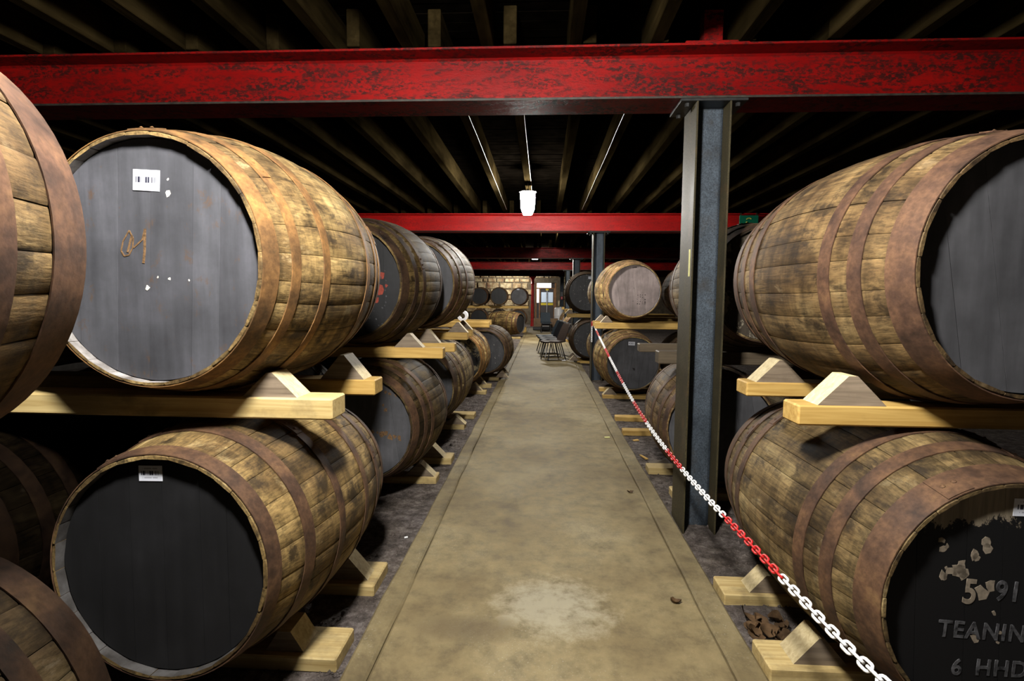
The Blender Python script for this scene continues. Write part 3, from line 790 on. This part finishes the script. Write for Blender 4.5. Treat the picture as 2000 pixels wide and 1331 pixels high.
flecks('R3u', 'stencil_mark', [(0, .33, .012), (.02, .332, .012), (-.02, .328, .01)], MAT['stencil_black'], 8)
flecks('R3l', 'square_patch', [(.02, -.08, .022)], MAT['stencil_black'], 9, 'small black square on the grey head')
flecks('L4l', 'white_flake', [(.18, .05, .012), (.20, .01, .016), (.21, -.02, .010)], MAT['flakewhite'], 10)
flecks('L2l', 'brown_streak', [(.02+i*.03, -.02-i*.006+rs.uniform(-.01, .01), rs.uniform(.012, .022)) for i in range(9)] + [(.14, .26, .012), (.17, .24, .014), (.20, .23, .012), (.24, .22, .010), (.15, .15, .012), (.17, .12, .014)], MAT['chalk'], 11, 'brown streaks across the grey head')
# chalked figures on the slate head
root, rh, rb, L, cz, M = casks['L1u']
b = MB()
def stroke(pts, wd):
    for (p, q) in zip(pts[:-1], pts[1:]):
        d = Vector((q[0]-p[0], q[1]-p[1])); n = Vector((-d.y, d.x)).normalized()*wd
        y0, y1 = RECESS-.0014, RECESS
        c4 = [(p[0]+n.x, p[1]+n.y), (p[0]-n.x, p[1]-n.y), (q[0]-n.x, q[1]-n.y), (q[0]+n.x, q[1]+n.y)]
        b.add([(u, y0, cz+v) for u, v in c4] + [(u, y1, cz+v) for u, v in c4], [(0,3,2,1), (0,1,5,4), (1,2,6,5), (2,3,7,6), (3,0,4,7)])
stroke([(-.075, .10), (-.100, .065), (-.108, .035), (-.098, .018), (-.080, .022), (-.066, .045), (-.062, .075), (-.075, .10)], .0022)
stroke([(-.066, .085), (-.085, .03)], .0035)
stroke([(-.018, .105), (-.030, .07), (-.062, .045)], .0025); stroke([(-.018, .105), (-.024, .03), (-.030, -.005)], .004)
stuff(b.build('chalk_figure', MAT['chalk'], root))['label'] = 'faint ochre chalked figures'

# ------------------------------------------------------------------ rails, ground timbers, chocks
def timber(label, x0, x1, y0, y1, z0, z1, mat='pine', name='timber_rail', cat='rail', yaw=0.0, group=None):
    b = MB(); lx = x1-x0
    b.box(0, lx, -(y1-y0)/2, (y1-y0)/2, 0, z1-z0, 0, .006)
    o = b.build(name, MAT[mat]); o.location = (x0, (y0+y1)/2, z0); o.rotation_euler = (0, 0, yaw)
    return tag(o, label, cat, group)
def chock(label, xa, y0, y1, z0, wdt=.22, h=.105, flat=.02, mat='chock', side=1, z_tilt=0):
    b = MB(); hw = wdt/2
    poly = [(-hw, 0), (hw, 0), (flat/2, h), (-flat/2, h)]
    n = len(poly); hy = (y1-y0)/2
    b.add([(x, -hy, z) for x, z in poly] + [(x, hy, z) for x, z in poly], [(0,1,2,3), (7,6,5,4), (1,0,4,5), (2,1,5,6), (3,2,6,7), (0,3,7,4)], 0)
    for i in ((3, 5) if True else ()): b.m[i] = 1
    b.m[4] = 1  # slopes and top take the lit tone, the ends the shaded one
    o = b.build('wooden_chock', [MAT[mat], MAT['chock_lit']]); o.location = (xa, (y0+y1)/2, z0); o.rotation_euler = (0, 0, z_tilt)
    return tag(o, label, 'chock')
FT = -.03
# upper rails on the left: (x of aisle end, y0, y1, z0, z1)
timber('pale worn rail end under the front of the slate headed cask', -3.4, -.735, 1.83, 1.96, .966, 1.043, 'pine_worn')
timber('clean yellow rail end just behind the slate headed cask', -3.4, -.785, 2.47, 2.60, .938, 1.012)
timber('front rail under the red flecked cask', -4.2, -.705, 3.78, 3.88, .968, 1.045)
timber('back rail under the red flecked cask', -4.2, -.715, 4.36, 4.46, .958, 1.03)
timber('front rail under the dark blue grey headed upper cask', -3.2, -.745, 5.32, 5.42, .985, 1.06)
timber('back rail under the dark blue grey headed upper cask', -3.2, -.765, 5.82, 5.92, .985, 1.06)
timber('front one of the two empty bright rails on the left', -3.2, -.775, 7.82, 7.92, .975, 1.06)
timber('back one of the two empty bright rails on the left', -3.2, -.80, 8.42, 8.52, .985, 1.065)
timber('front rail under the upper left cask nearest the camera, outside the frame', -2.4, -.80, .10, .22, .975, 1.055)
timber('back rail under the upper left cask nearest the camera, outside the frame', -2.4, -.92, .68, .80, .965, 1.05)
timber('long rail under the three far upper casks', -3.6, -.62, 22.65, 22.77, .99, 1.095)
timber('back rail under the three far upper casks', -3.6, -.60, 23.3, 23.42, .99, 1.095)
# right
timber('thick yellow rail end in the right foreground with blue ink on its end', .868, 3.0, 1.845, 1.965, .98, 1.05)
timber('yellow rail end behind the foreground right rail', .918, 3.0, 2.44, 2.57, .972, 1.036)
timber('grey old timber on the cask behind the big column, nearer one', .83, 3.0, 3.86, 3.98, .945, 1.035, 'oldwood')
timber('grey old timber on the cask behind the big column, farther one', .775, 3.0, 4.32, 4.42, .985, 1.05, 'oldwood')
timber('orange brown rail under the pale wooden headed cask', .775, 3.2, 7.93, 8.04, .972, 1.062)
timber('back rail to the right of the pale wooden headed cask', .80, 3.2, 8.52, 8.62, .975, 1.065)
timber('rail with yellow end under the black upper cask, beside the second column', .56, 3.0, 12.35, 12.47, .985, 1.07, 'pine', yaw=0.0)
timber('back rail under the black upper cask', .60, 3.0, 12.95, 13.07, .985, 1.07)
timber('rail beyond the second column, nearer one', 1.12, 3.2, 10.12, 10.22, .965, 1.06)
timber('rail beyond the second column, farther one', 1.12, 3.2, 10.62, 10.72, .965, 1.06)
timber('short yellow rail end beside the third column, far right', .74, 2.6, 17.75, 17.87, .972, 1.08)
timber('tiny yellow rail end beside the fourth column, far right', .80, 2.6, 22.3, 22.42, .972, 1.08)
# ground timbers, left
G = [('ground timber under the front of the black headed lower left cask', -.765, 1.90, 2.10), ('ground timber under the back of the black headed lower left cask', -.785, 2.42, 2.66),
     ('ground timber under the front of the brown streaked cask', -.795, 3.98, 4.12), ('ground timber under the back of the brown streaked cask', -.765, 4.48, 4.66),
     ('ground timber under the front of the smooth pale lower cask', -.83, 5.70, 5.86), ('ground timber under the back of the smooth pale lower cask', -.79, 6.24, 6.42),
     ('ground timber under the front of the orange hooped cask', -.82, 7.86, 8.0), ('ground timber under the back of the orange hooped cask', -.80, 8.46, 8.6),
     ('ground timber under the front of the fifth lower left cask', -.74, 9.25, 9.4), ('ground timber under the back of the fifth lower left cask', -.74, 9.78, 9.92)]
for lb, xe, y0, y1 in G: timber(lb, -3.6, xe, y0, y1, FT, .030, 'pine_worn', 'ground_timber', 'timber')
timber('ground timber at the far end of the left side, before the crosswise cask', -2.4, -.76, 14.5, 14.66, FT, .05, 'pine_worn', 'ground_timber', 'timber')
timber('ground timber under the near side of the crosswise cask', -2.4, -.76, 18.9, 19.05, FT, .05, 'pine_worn', 'ground_timber', 'timber')
timber('ground timber under the front of the three far lower casks', -3.6, -.68, 22.62, 22.76, FT, .20, 'pine', 'ground_timber', 'timber')
timber('ground timber under the back of the three far lower casks', -3.6, -.68, 23.2, 23.34, FT, .20, 'pine', 'ground_timber', 'timber')
G = [('ground timber under the front of the huge lower right cask', .868, 1.96, 2.14), ('ground timber under the back of the huge lower right cask', .868, 2.47, 2.64),
     ('ground timber in shadow beside the big column, nearer one', .95, 3.80, 3.94), ('ground timber in shadow beside the big column, farther one', .885, 4.36, 4.50),
     ('bare yellow ground timber on the right, nearer of a pair', .865, 5.62, 5.74), ('bare yellow ground timber on the right, farther of a pair', .875, 6.28, 6.40),
     ('ground timber under the front of the flat grey headed cask', .885, 7.72, 7.86), ('ground timber under the back of the flat grey headed cask', .90, 8.32, 8.46),
     ('ground timber under the front of the dark cask by the chairs', .79, 12.0, 12.14), ('ground timber under the back of the dark cask by the chairs', .82, 12.6, 12.74),
     ('ground timber just beyond the second column, nearer one', 1.12, 10.1, 10.24), ('ground timber just beyond the second column, farther one', 1.12, 10.6, 10.74),
     ('ground timber behind the chairs, nearer one', .80, 17.65, 17.8), ('ground timber behind the chairs, farther one', .80, 18.2, 18.35),
     ('ground timber between the two farthest columns, nearer one', .85, 22.15, 22.3), ('ground timber between the two farthest columns, farther one', .85, 22.7, 22.85)]
for lb, xe, y0, y1 in G: timber(lb, xe, 3.4, y0, y1, FT, .030, 'pine_worn' if y0 < 5 else 'pine', 'ground_timber', 'timber')
# chocks on the rails
chock('chock with orange sloping face under the front of the slate headed cask', -.965, 1.84, 1.95, 1.043, .20, .088)
chock('chock with lit sloping face on the rail behind the slate headed cask', -.945, 2.48, 2.60, 1.012, .21, .115)
chock('chock on the front rail under the red flecked cask', -.955, 3.79, 3.87, 1.045, .21, .10)
chock('chock on the back rail under the red flecked cask', -.945, 4.37, 4.45, 1.03, .21, .115)
chock('chock on the front rail of the third left rack', -.845, 5.33, 5.41, 1.06, .20, .10)
chock('chock on the back rail of the third left rack', -.865, 5.83, 5.91, 1.06, .20, .10)
chock('large splintered chock with bright face on the foreground right rail', 1.045, 1.85, 1.955, 1.05, .225, .100, .03)
chock('grainy chock on the second yellow rail at right', 1.07, 2.45, 2.56, 1.036, .215, .10, .02)
chock('pair partner chock on the orange brown rail, nearer', .945, 7.94, 8.03, 1.06, .19, .10)
chock('chock with pale edge on the back rail of the pale cask', .93, 8.53, 8.61, 1.065, .19, .095)
chock('chock under the black upper cask', .62, 12.36, 12.46, 1.07, .22, .10)
# chocks on the ground timbers
chock('chock on the ground timber behind the brown streaked cask', -.94, 4.50, 4.62, .030, .22, .10)
chock('grey chock on the ground timber in front of the brown streaked cask', -.93, 4.0, 4.10, .030, .23, .10)
chock('chock on the ground timber under the smooth pale lower cask', -.93, 5.72, 5.83, .030, .22, .09)
chock('dark chock in shadow under the black headed lower left cask', -.98, 1.93, 2.06, .030, .15, .08, .05)
chock('split chock on the nearest ground timber at right', 1.065, 1.99, 2.11, .030, .20, .105, .02)
chock('small chock on the second ground timber at right', 1.075, 2.49, 2.60, .030, .17, .085)
chock('orange chock on the ground timber under the flat grey headed cask', .99, 7.74, 7.84, .030, .20, .10)

for lb, xa, y0 in (('chock on the front ground timber of the orange hooped cask', -.99, 7.88), ('chock on the back ground timber of the orange hooped cask', -.99, 8.48),
                   ('chock on the front ground timber of the fifth lower left cask', -.63, 9.27), ('chock on the back ground timber of the fifth lower left cask', -.65, 9.80),
                   ('chock on the back ground timber of the black headed lower left cask', -.94, 2.47)):
    chock(lb, xa - (.06 if xa > -.8 else 0), y0, y0+.10, .030, .22, .115)
chock('chock on the ground timber under the dark cask by the chairs', .72, 12.02, 12.12, .030, .22, .115)
chock('chock on the back ground timber under the dark cask by the chairs', .72, 12.62, 12.72, .030, .22, .115)

# ------------------------------------------------------------------ barrier chain
def link_mesh(name, mat, ln=.054, wd=.030, wire=.0043):
    b = MB(); pts = []; hl = ln/2-wd/2; r = wd/2-wire
    for i in range(7):
        a = -PI/2 + PI*i/6; pts.append((hl+r*math.cos(a), r*math.sin(a), 0))
    for i in range(7):
        a = PI/2 + PI*i/6; pts.append((-hl+r*math.cos(a), r*math.sin(a), 0))
    b.tube(pts, wire, 6, 0, closed=True)
    return b.mesh(name, mat)
lw, lr = link_mesh('link', MAT['white_plastic']), link_mesh('link', MAT['red_plastic'])
chain = thing('barrier_chain', 'red and white plastic chain slung along the right edge of the walkway', 'chain', (.855, 9.2, .99))
knots = [(.856, 9.235, 1.015), (.852, 8.2, .865), (.85, 7.0, .705), (.85, 6.0, .575), (.85, 5.2, .485), (.85, 4.5, .425), (.85, 3.9, .395), (.85, 3.25, .388), (.85, 2.7, .398), (.85, 2.2, .420), (.85, 1.76, .437), (.85, 1.5, .449), (.85, 1.29, .468), (.85, .9, .51), (.85, .4, .58)]
knots = [(x*q, y*q, 1.4-(1.4-z)*q) for (x, y, z) in knots for q in (1 - .072*min(1, max(0, (9.2-y)/4.2)),)]
def cr(p0, p1, p2, p3, t):
    return tuple(.5*((2*b_)+(-a+c)*t+(2*a-5*b_+4*c-d)*t*t+(-a+3*b_-3*c+d)*t**3) for a, b_, c, d in zip(p0, p1, p2, p3))
path = []
for i in range(len(knots)-1):
    p0 = knots[max(i-1, 0)]; p3 = knots[min(i+2, len(knots)-1)]
    for s in range(60): path.append(Vector(cr(p0, knots[i], knots[i+1], p3, s/60)))
path.append(Vector(knots[-1]))
def along(path, step):
    out = []; acc = 0; nxt = 0.0
    for a, b_ in zip(path[:-1], path[1:]):
        d = (b_-a).length
        while nxt <= acc+d and d > 0:
            t = (nxt-acc)/d; out.append((a.lerp(b_, t), (b_-a).normalized())); nxt += step
        acc += d
    return out
bounds = [q*(1 - .072*min(1, max(0, (9.2-q)/4.2))) for q in (1.0, 1.87, 2.48, 3.22, 3.60, 4.32, 4.95, 5.60, 6.12, 6.80, 7.27, 8.10, 8.50, 9.08)]   # colour changes along y
def ccol(y):
    if y < bounds[1]: return lw
    k = sum(1 for q in bounds if q <= y)
    return lr if k % 2 == 0 else lw
def place_links(seq, root, colf):
    inv = Matrix.Translation(-Vector(root.location))
    for i, (p, t) in enumerate(seq):
        a = Vector((0, 0, 1)) if abs(t.z) < .9 else Vector((1, 0, 0))
        s = t.cross(a).normalized(); u = s.cross(t)
        ang = PI*.25 if i % 2 == 0 else -PI*.25
        y_ = math.cos(ang)*s + math.sin(ang)*u; z_ = t.cross(y_)
        m = Matrix((t, y_, z_)).transposed().to_4x4(); m.translation = p
        o = put('link', colf(p), root); o.matrix_local = inv @ m
place_links(along(path, .0368), chain, lambda p: ccol(p.y))
tail = [Vector((.845, 9.20, 1.0 - .0375*i)) for i in range(9)]
place_links([(p, Vector((0, 0, -1))) for p in tail], chain, lambda p: lw if p.z < .96 else lr)
b = MB(); b.tube([(.0, .02, .03), (-.005, .04, .035), (.10, .04, .04), (.20, .03, .03), (.21, -.0, .03)], .006, 6); b.build('tie_loop', MAT['red_plastic'], chain)

# ------------------------------------------------------------------ lamps
def lantern(label, loc, strength):
    x, y, z = loc
    t = thing('hanging_lamp', label, 'lamp', (x, y, z-.285))
    m = mat_emit('glowing_lamp_glass', (1.0, .965, .90), strength)
    b = MB()
    def ring(hx, zz): 
        c = hx*.45
        return [(-hx, -c, zz), (-c, -hx, zz), (c, -hx, zz), (hx, -c, zz), (hx, c, zz), (c, hx, zz), (-c, hx, zz), (-hx, c, zz)]
    prof = [(.080, .282), (.093, .270), (.093, .20), (.085, .075), (.078, .055), (.056, .0)]
    vs = []
    for hx, zz in prof: vs += ring(hx, zz)
    fs = [(i*8+(k+1) % 8, i*8+k, (i+1)*8+k, (i+1)*8+(k+1) % 8) for i in range(len(prof)-1) for k in range(8)]
    fs += [tuple(range(8)), tuple(range(len(vs)-1, len(vs)-9, -1))]
    b.add(vs, fs); b.build('lamp_glass', m, t)
    b = MB(); b.lathe([(0, .2835), (.112, .2835), (.112, .290), (.04, .308), (.012, .31)], n=20, smooth=False); b.lathe([(.012, .304), (.012, .325), (0, .325)], n=10); b.build('lamp_cap', MAT['black_metal'], t)
    b = MB(); b.tube([(0, 0, .325), (.008, 0, .34), (.008, 0, .36), (0, 0, .375), (0, 0, .398)], .004, 6); b.build('hook', MAT['chrome'], t)
    return t
lantern('bright hanging lantern lamp in front of the second red beam', LAMP_VIEW['loc'], LAMP_VIEW['strength'])
lantern('lantern lamp hanging over the near end of the walkway, above the frame', LAMP_NEAR['loc'], LAMP_NEAR['strength'])
t = thing('ceiling_lamp', 'small white ceiling lamp seen under the third red beam', 'lamp', (-.25, 16.6, 2.60))
b = MB(); b.box(-.10, .10, -.08, .08, 0, .10, 0, .02); b.build('lamp_glass', mat_emit('small_lamp_glass', (.95, .97, 1.0), 3.0), t)
b = MB(); b.box(-.03, .03, -.03, .03, .10, .275); b.build('lamp_stem', MAT['black_metal'], t)

# cables clipped along the joists
for lb, x, z in (('thin pale cable clipped along the joist left of the lamp', -.612, ZB1+.004), ('thin pale cable sagging along the joist right of the lamp', .628, ZB1+.004), ('thin cable under the lamp joist', -.165, ZB1+.004)):
    b = MB(); rs = random.Random(int(x*100)+500)
    b.tube([(0, y*.45, rs.uniform(-.006, .006)) for y in range(13)], .0028, 5)
    o = b.build('electric_cable', MAT['cable']); o.location = (x, 3.6, z); tag(o, lb, 'cable')

# exit sign on the second beam
t = thing('exit_sign', 'dim green exit sign hanging on the second red beam at right', 'sign', (3.43, YB[1]-.16, 2.66))
b = MB(); b.box(-.155, .155, -.012, .012, 0, .165, 0, .004); b.build('sign_plate', MAT['green'], t)
b = MB(); b.tube([(-.045, -.016, .095), (-.02, -.016, .115), (.01, -.016, .118), (.035, -.016, .105)], .010, 6); b.lathe([(0, 0), (.014, 0), (.014, .006), (0, .006)], (-.04, -.022, .05), 8, 0, 'y', False); b.build('sign_mark', MAT['sign_ink'], t)
b = MB(); b.box(-.14, -.12, -.002, .02, .16, .206); b.box(.12, .14, -.002, .02, .16, .206); b.build('bracket', MAT['olive'], t)

# roll of white tape on the empty left rail
t = thing('plastic_roll', 'round white plastic roll standing on the empty left rail', 'roll', (-1.17, 7.87, 1.06))
b = MB(); b.lathe([(.038, -.03), (.078, -.03), (.082, -.024), (.082, .024), (.078, .03), (.038, .03), (.038, -.03)], (0, 0, .082), 28, 0, 'y'); b.build('roll_body', MAT['white_plastic'], t, 40)

# ------------------------------------------------------------------ chairs
def chair(label, x, y, rz, pad, legm, group=None):
    t = thing('stacking_chair', label, 'chair', (x, y, 0), (0, 0, rz), group)
    # local: faces -y; seat 0.44 high
    b = MB(); n = 6; vs = []
    for j in range(n+1):
        v = j/n; yy = -.24+.46*v; dz = -.02*(1-abs(2*v-1)**2) - (.02 if v == 0 else 0)
        for i in range(7):
            u = i/6; xx = (-.22+.44*u)*(1-.06*v); vs.append((xx, yy, .455+dz-.012*(1-(2*u-1)**2)))
    m = len(vs); vs += [(p[0], p[1], p[2]-.035) for p in vs]
    fs = []
    for j in range(n):
        for i in range(6):
            a = j*7+i; fs.append((a, a+1, a+8, a+7)); fs.append((m+a, m+a+7, m+a+8, m+a+1))
    edge = [i for i in range(7)] + [7*j+6 for j in range(1, n+1)] + [7*n+i for i in range(5, -1, -1)] + [7*j for j in range(n-1, 0, -1)]
    for q in range(len(edge)):
        a, c = edge[q], edge[(q+1) % len(edge)]; fs.append((c, a, m+a, m+c))
    b.add(vs, fs, 0, True); b.build('seat', pad, t, 50)
    b = MB(); vs = []
    for j in range(7):
        v = j/6; zz = .43+.40*v; yy = .205+.12*v+.05*v*v
        for i in range(7):
            u = i/6; xx = (-.21+.42*u)*(1-.10*v*v); vs.append((xx, yy-.03*(2*u-1)**2, zz))
    m = len(vs); vs += [(p[0], p[1]+.028, p[2]+.004) for p in vs]; fs = []
    for j in range(6):
        for i in range(6):
            a = j*7+i; fs.append((a, a+1, a+8, a+7)); fs.append((m+a, m+a+7, m+a+8, m+a+1))
    edge = [i for i in range(7)] + [7*j+6 for j in range(1, 7)] + [42+i for i in range(5, -1, -1)] + [7*j for j in range(5, 0, -1)]
    for q in range(len(edge)):
        a, c = edge[q], edge[(q+1) % len(edge)]; fs.append((c, a, m+a, m+c))
    b.add(vs, fs, 0, True); b.build('backrest', pad, t, 50)
    for sx in (-1, 1):
        for sy in (-1, 1):
            b = MB(); b.tube([(sx*.15, sy*.12, .41), (sx*.205, sy*.20+(.03 if sy > 0 else -.02), 0.0)], .013, 8); b.build('leg', legm, t)
    b = MB(); b.tube([(-.16, -.13, .41), (.16, -.13, .41)], .010, 6); b.tube([(-.16, .13, .41), (.16, .13, .41)], .010, 6)
    b.tube([(-.16, -.13, .41), (-.16, .13, .41)], .010, 6); b.tube([(.16, -.13, .41), (.16, .13, .41)], .010, 6); b.build('seat_frame', legm, t)
    return t
chair('brown chair, nearest of the row along the right of the walkway', .26, 12.45, -PI/2+.40, MAT['chair_brown'], MAT['black_metal'])
chair('black chair with shiny seat edge, second in the row along the walkway', .23, 13.05, -PI/2+.30, MAT['chair_black'], MAT['chrome'])
chair('black chair, third in the row along the walkway', .18, 13.7, -PI/2+.34, MAT['chair_black'], MAT['chrome'])
chair('slate blue chair, last in the row along the walkway', .13, 14.4, -PI/2+.3, MAT['chair_blue'], MAT['black_metal'])
chair('slate blue chair facing up the walkway before the far door', .15, 22.4, .08, MAT['chair_blue'], MAT['black_metal'])
t = thing('low_platform', 'low black platform on the floor before the far door', 'platform', (.17, 24.3, 0))
b = MB(); b.box(-.58, .60, -.30, .30, .02, .16, 0, .01); b.build('deck', MAT['black_metal'], t)
for sx in (-.45, .45):
    b = MB(); b.box(sx-.05, sx+.05, -.25, .25, 0, .02); b.build('foot', MAT['black_metal'], t)
def crate(label, x, y, z, wx, wy, h):
    t = thing('board_box', label, 'box', (x, y, z)); b = MB(); th = .012
    b.box(-wx/2, wx/2, -wy/2, -wy/2+th, 0, h); b.build('front_panel', MAT['box_brown'], t)
    b = MB(); b.box(-wx/2, wx/2, wy/2-th, wy/2, 0, h); b.box(-wx/2, -wx/2+th, -wy/2+th, wy/2-th, 0, h); b.box(wx/2-th, wx/2, -wy/2+th, wy/2-th, 0, h); b.box(-wx/2+th, wx/2-th, -wy/2+th, wy/2-th, 0, th); b.build('carcass', MAT['box_brown'], t)
    b = MB(); b.box(-wx/2+.02, wx/2-.02, -wy/2+.02, wy/2-.02, h, h+.012, 0, .003); b.build('lid', MAT['box_brown'], t)
crate('brown board box on the left of the low black platform', -.21, 24.3, .16, .36, .40, .36)
crate('brown board box on the right of the low black platform', .52, 24.3, .16, .40, .40, .36)

# ------------------------------------------------------------------ far door
door = struct(bpy.data.objects.new('door_1', None)); C.objects.link(door); door.location = (.17, YF+.12, 0)
def dpart(name, x0, x1, z0, z1, mat, y0=-.03, y1=.03, ch=.004, par=None):
    b = MB(); b.box(x0, x1, y0, y1, z0, z1, 0, ch); return b.build(name, MAT[mat], par or door)
dpart('jamb', -.58, -.50, 0, 2.30, 'door_wood', -.08, .08); dpart('jamb', .50, .585, 0, 2.30, 'door_wood', -.08, .08)
dpart('mullion', -.36, -.29, 0, 1.97, 'door_wood', -.06, .06); dpart('door_stop', .44, .50, 0, 1.97, 'door_wood', -.06, .06)
dpart('transom_bar', -.50, .50, 1.97, 2.02, 'door_wood', -.06, .06)
dpart('transom_pane', -.49, .30, 2.03, 2.28, 'window_white', -.01, .01, 0); dpart('transom_panel', .31, .50, 2.03, 2.29, 'door_panel', -.02, .02)
dpart('side_pane', -.49, -.37, 1.20, 1.95, 'window_white', -.01, .01, 0); dpart('side_panel', -.50, -.36, 0, 1.19, 'door_panel', -.02, .02)
for (x0, x1) in ((-.28, .07), (.085, .435)):
    lf = dpart('leaf', x0, x1, .01, 1.05, 'door_panel')
    dpart('yellow_band', x0+.02, x1-.02, 1.06, 1.18, 'yellow', -.034, .02, 0, par=lf)
    dpart('glass_pane', x0+.03, x1-.03, 1.22, 1.78, 'glass_lit', -.01, .01, 0, par=lf)
    dpart('leaf_rail', x0, x1, 1.79, 1.96, 'door_panel', par=lf); dpart('stile', x0, x0+.028, 1.05, 1.79, 'door_panel', par=lf); dpart('stile', x1-.028, x1, 1.05, 1.79, 'door_panel', par=lf); dpart('leaf_rail', x0, x1, 1.18, 1.22, 'door_panel', par=lf)
dpart('pull_bar', .065, .09, .35, 1.9, 'chrome', -.07, -.04); dpart('notice', .0, .16, 1.88, 1.96, 'yellow', -.045, -.031, 0)

# ------------------------------------------------------------------ litter on the floor
def leafmesh(seed, s):
    rs = random.Random(seed); b = MB(); n = 6; vs = []
    cu = rs.uniform(8, 22); cv = rs.uniform(-14, 16)
    for i in range(n+1):
        u = i/n; wd = .42*math.sin(PI*min(.98, u+.02))**.7
        for k in (-1, -.5, 0, .5, 1):
            x = (u-.5)*s; y = k*wd*s*(1+.15*rs.uniform(-1, 1)); vs.append((x, y, cu*x*x+cv*y*y*.6+.012*abs(k)*rs.random()))
    mz = min(v[2] for v in vs); vs = [(a, c, d-mz) for a, c, d in vs]
    fs = [(i*5+k, i*5+k+1, (i+1)*5+k+1, (i+1)*5+k) for i in range(n) for k in range(4)]
    m = len(vs); vs2 = vs + [(a, c, d+.0015) for a, c, d in vs]
    b.add(vs2, [f[::-1] for f in fs] + [tuple(q+m for q in f) for f in fs], 0, True)
    return b.mesh('leaf_blade', MAT['leaf'])
rs = random.Random(77)
for i in range(12):
    o = put('dry_leaf', leafmesh(i, rs.uniform(.05, .085)))
    o.location = (.955+rs.uniform(-.05, .14), 2.28+rs.uniform(-.08, .06), FZ-.004+rs.uniform(0, .022)); o.rotation_euler = (rs.uniform(-.5, .5), rs.uniform(-.5, .5), rs.uniform(0, 6))
    tag(o, 'brown curled leaf in the heap between the right hand ground timbers', 'leaf', 'dry leaves heaped between ground timbers')
for lb, x, y, s in (('small reddish brown leaf lying on the concrete at right', .635, 2.43, .05), ('small dark leaf on the concrete farther along at right', .655, 3.86, .045)):
    o = put('dry_leaf', leafmesh(int(y*10), s)); o.location = (x, y, .001); tag(o, lb, 'leaf')
def scrap(label, x, y, z, lx, ly, mat, rz=0, name='paper_scrap', cat='scrap', h=.003):
    b = MB(); b.add([(-lx/2, -ly/2, 0), (lx/2, -ly/2*.8, .001), (lx/2*.9, ly/2, h), (-lx/2, ly/2*.9, 0), (-lx/2, -ly/2, h), (lx/2, -ly/2*.8, h+.002), (lx/2*.9, ly/2, 2*h), (-lx/2, ly/2*.9, h+.001)],
                    [(0,3,2,1), (4,5,6,7), (0,1,5,4), (1,2,6,5), (2,3,7,6), (3,0,4,7)])
    o = b.build(name, MAT[mat]); o.location = (x, y, z); o.rotation_euler = (0, 0, rz); tag(o, label, cat)
scrap('small pale paper scrap on the right of the walkway', .675, 5.42, .001, .055, .035, 'yellow_paper')
scrap('white crumpled scrap beside the nearest brown chair', .50, 12.2, .001, .09, .05, 'white_plastic', h=.01)
scrap('pale wood splinter on the earth before the big column', .93, 4.82, FZ-.004, .11, .03, 'pine', 1.9, 'wood_splinter', 'splinter', .008)
scrap('grey board offcut on the earth beside the pale splinter', 1.02, 4.62, FZ-.004, .17, .09, 'oldwood', .1, 'board_offcut', 'offcut', .018)
scrap('yellow wood chip on the earth by the bare ground timbers', .96, 5.40, FZ-.002, .06, .04, 'pine', .3, 'wood_chip', 'chip', .006)
scrap('tiny white scrap on the earth near the kerb at left', -.79, 3.05, FZ-.002, .02, .015, 'white_plastic', .3)
# loose gravel on the earth strips
rs = random.Random(9); b = MB()
for i in range(9000):
    left = rs.random() < .5
    x = rs.uniform(-1.25, -.75) if left else rs.uniform(.88, 1.45)
    y = 1.5 + 9*rs.random()**2.2; s = rs.uniform(.003, .010)*(1 if rs.random() < .93 else 1.9)
    z = FZ + .012*mnoise.noise((x*3, y*3, 1)) + .006*mnoise.noise((x*11, y*11, 4)) - .006
    j = lambda: rs.uniform(.6, 1.3)
    b.add([(x+s*j(), y, z), (x, y+s*j(), z), (x-s*j(), y, z), (x, y-s*j(), z), (x, y, z+s*j()*.8)], [(0,1,4), (1,2,4), (2,3,4), (3,0,4), (3,2,1,0)])
stuff(tag(b.build('gravel', MAT['dirt']), 'loose dark grit and gravel on the earth beside the walkway', 'gravel'))
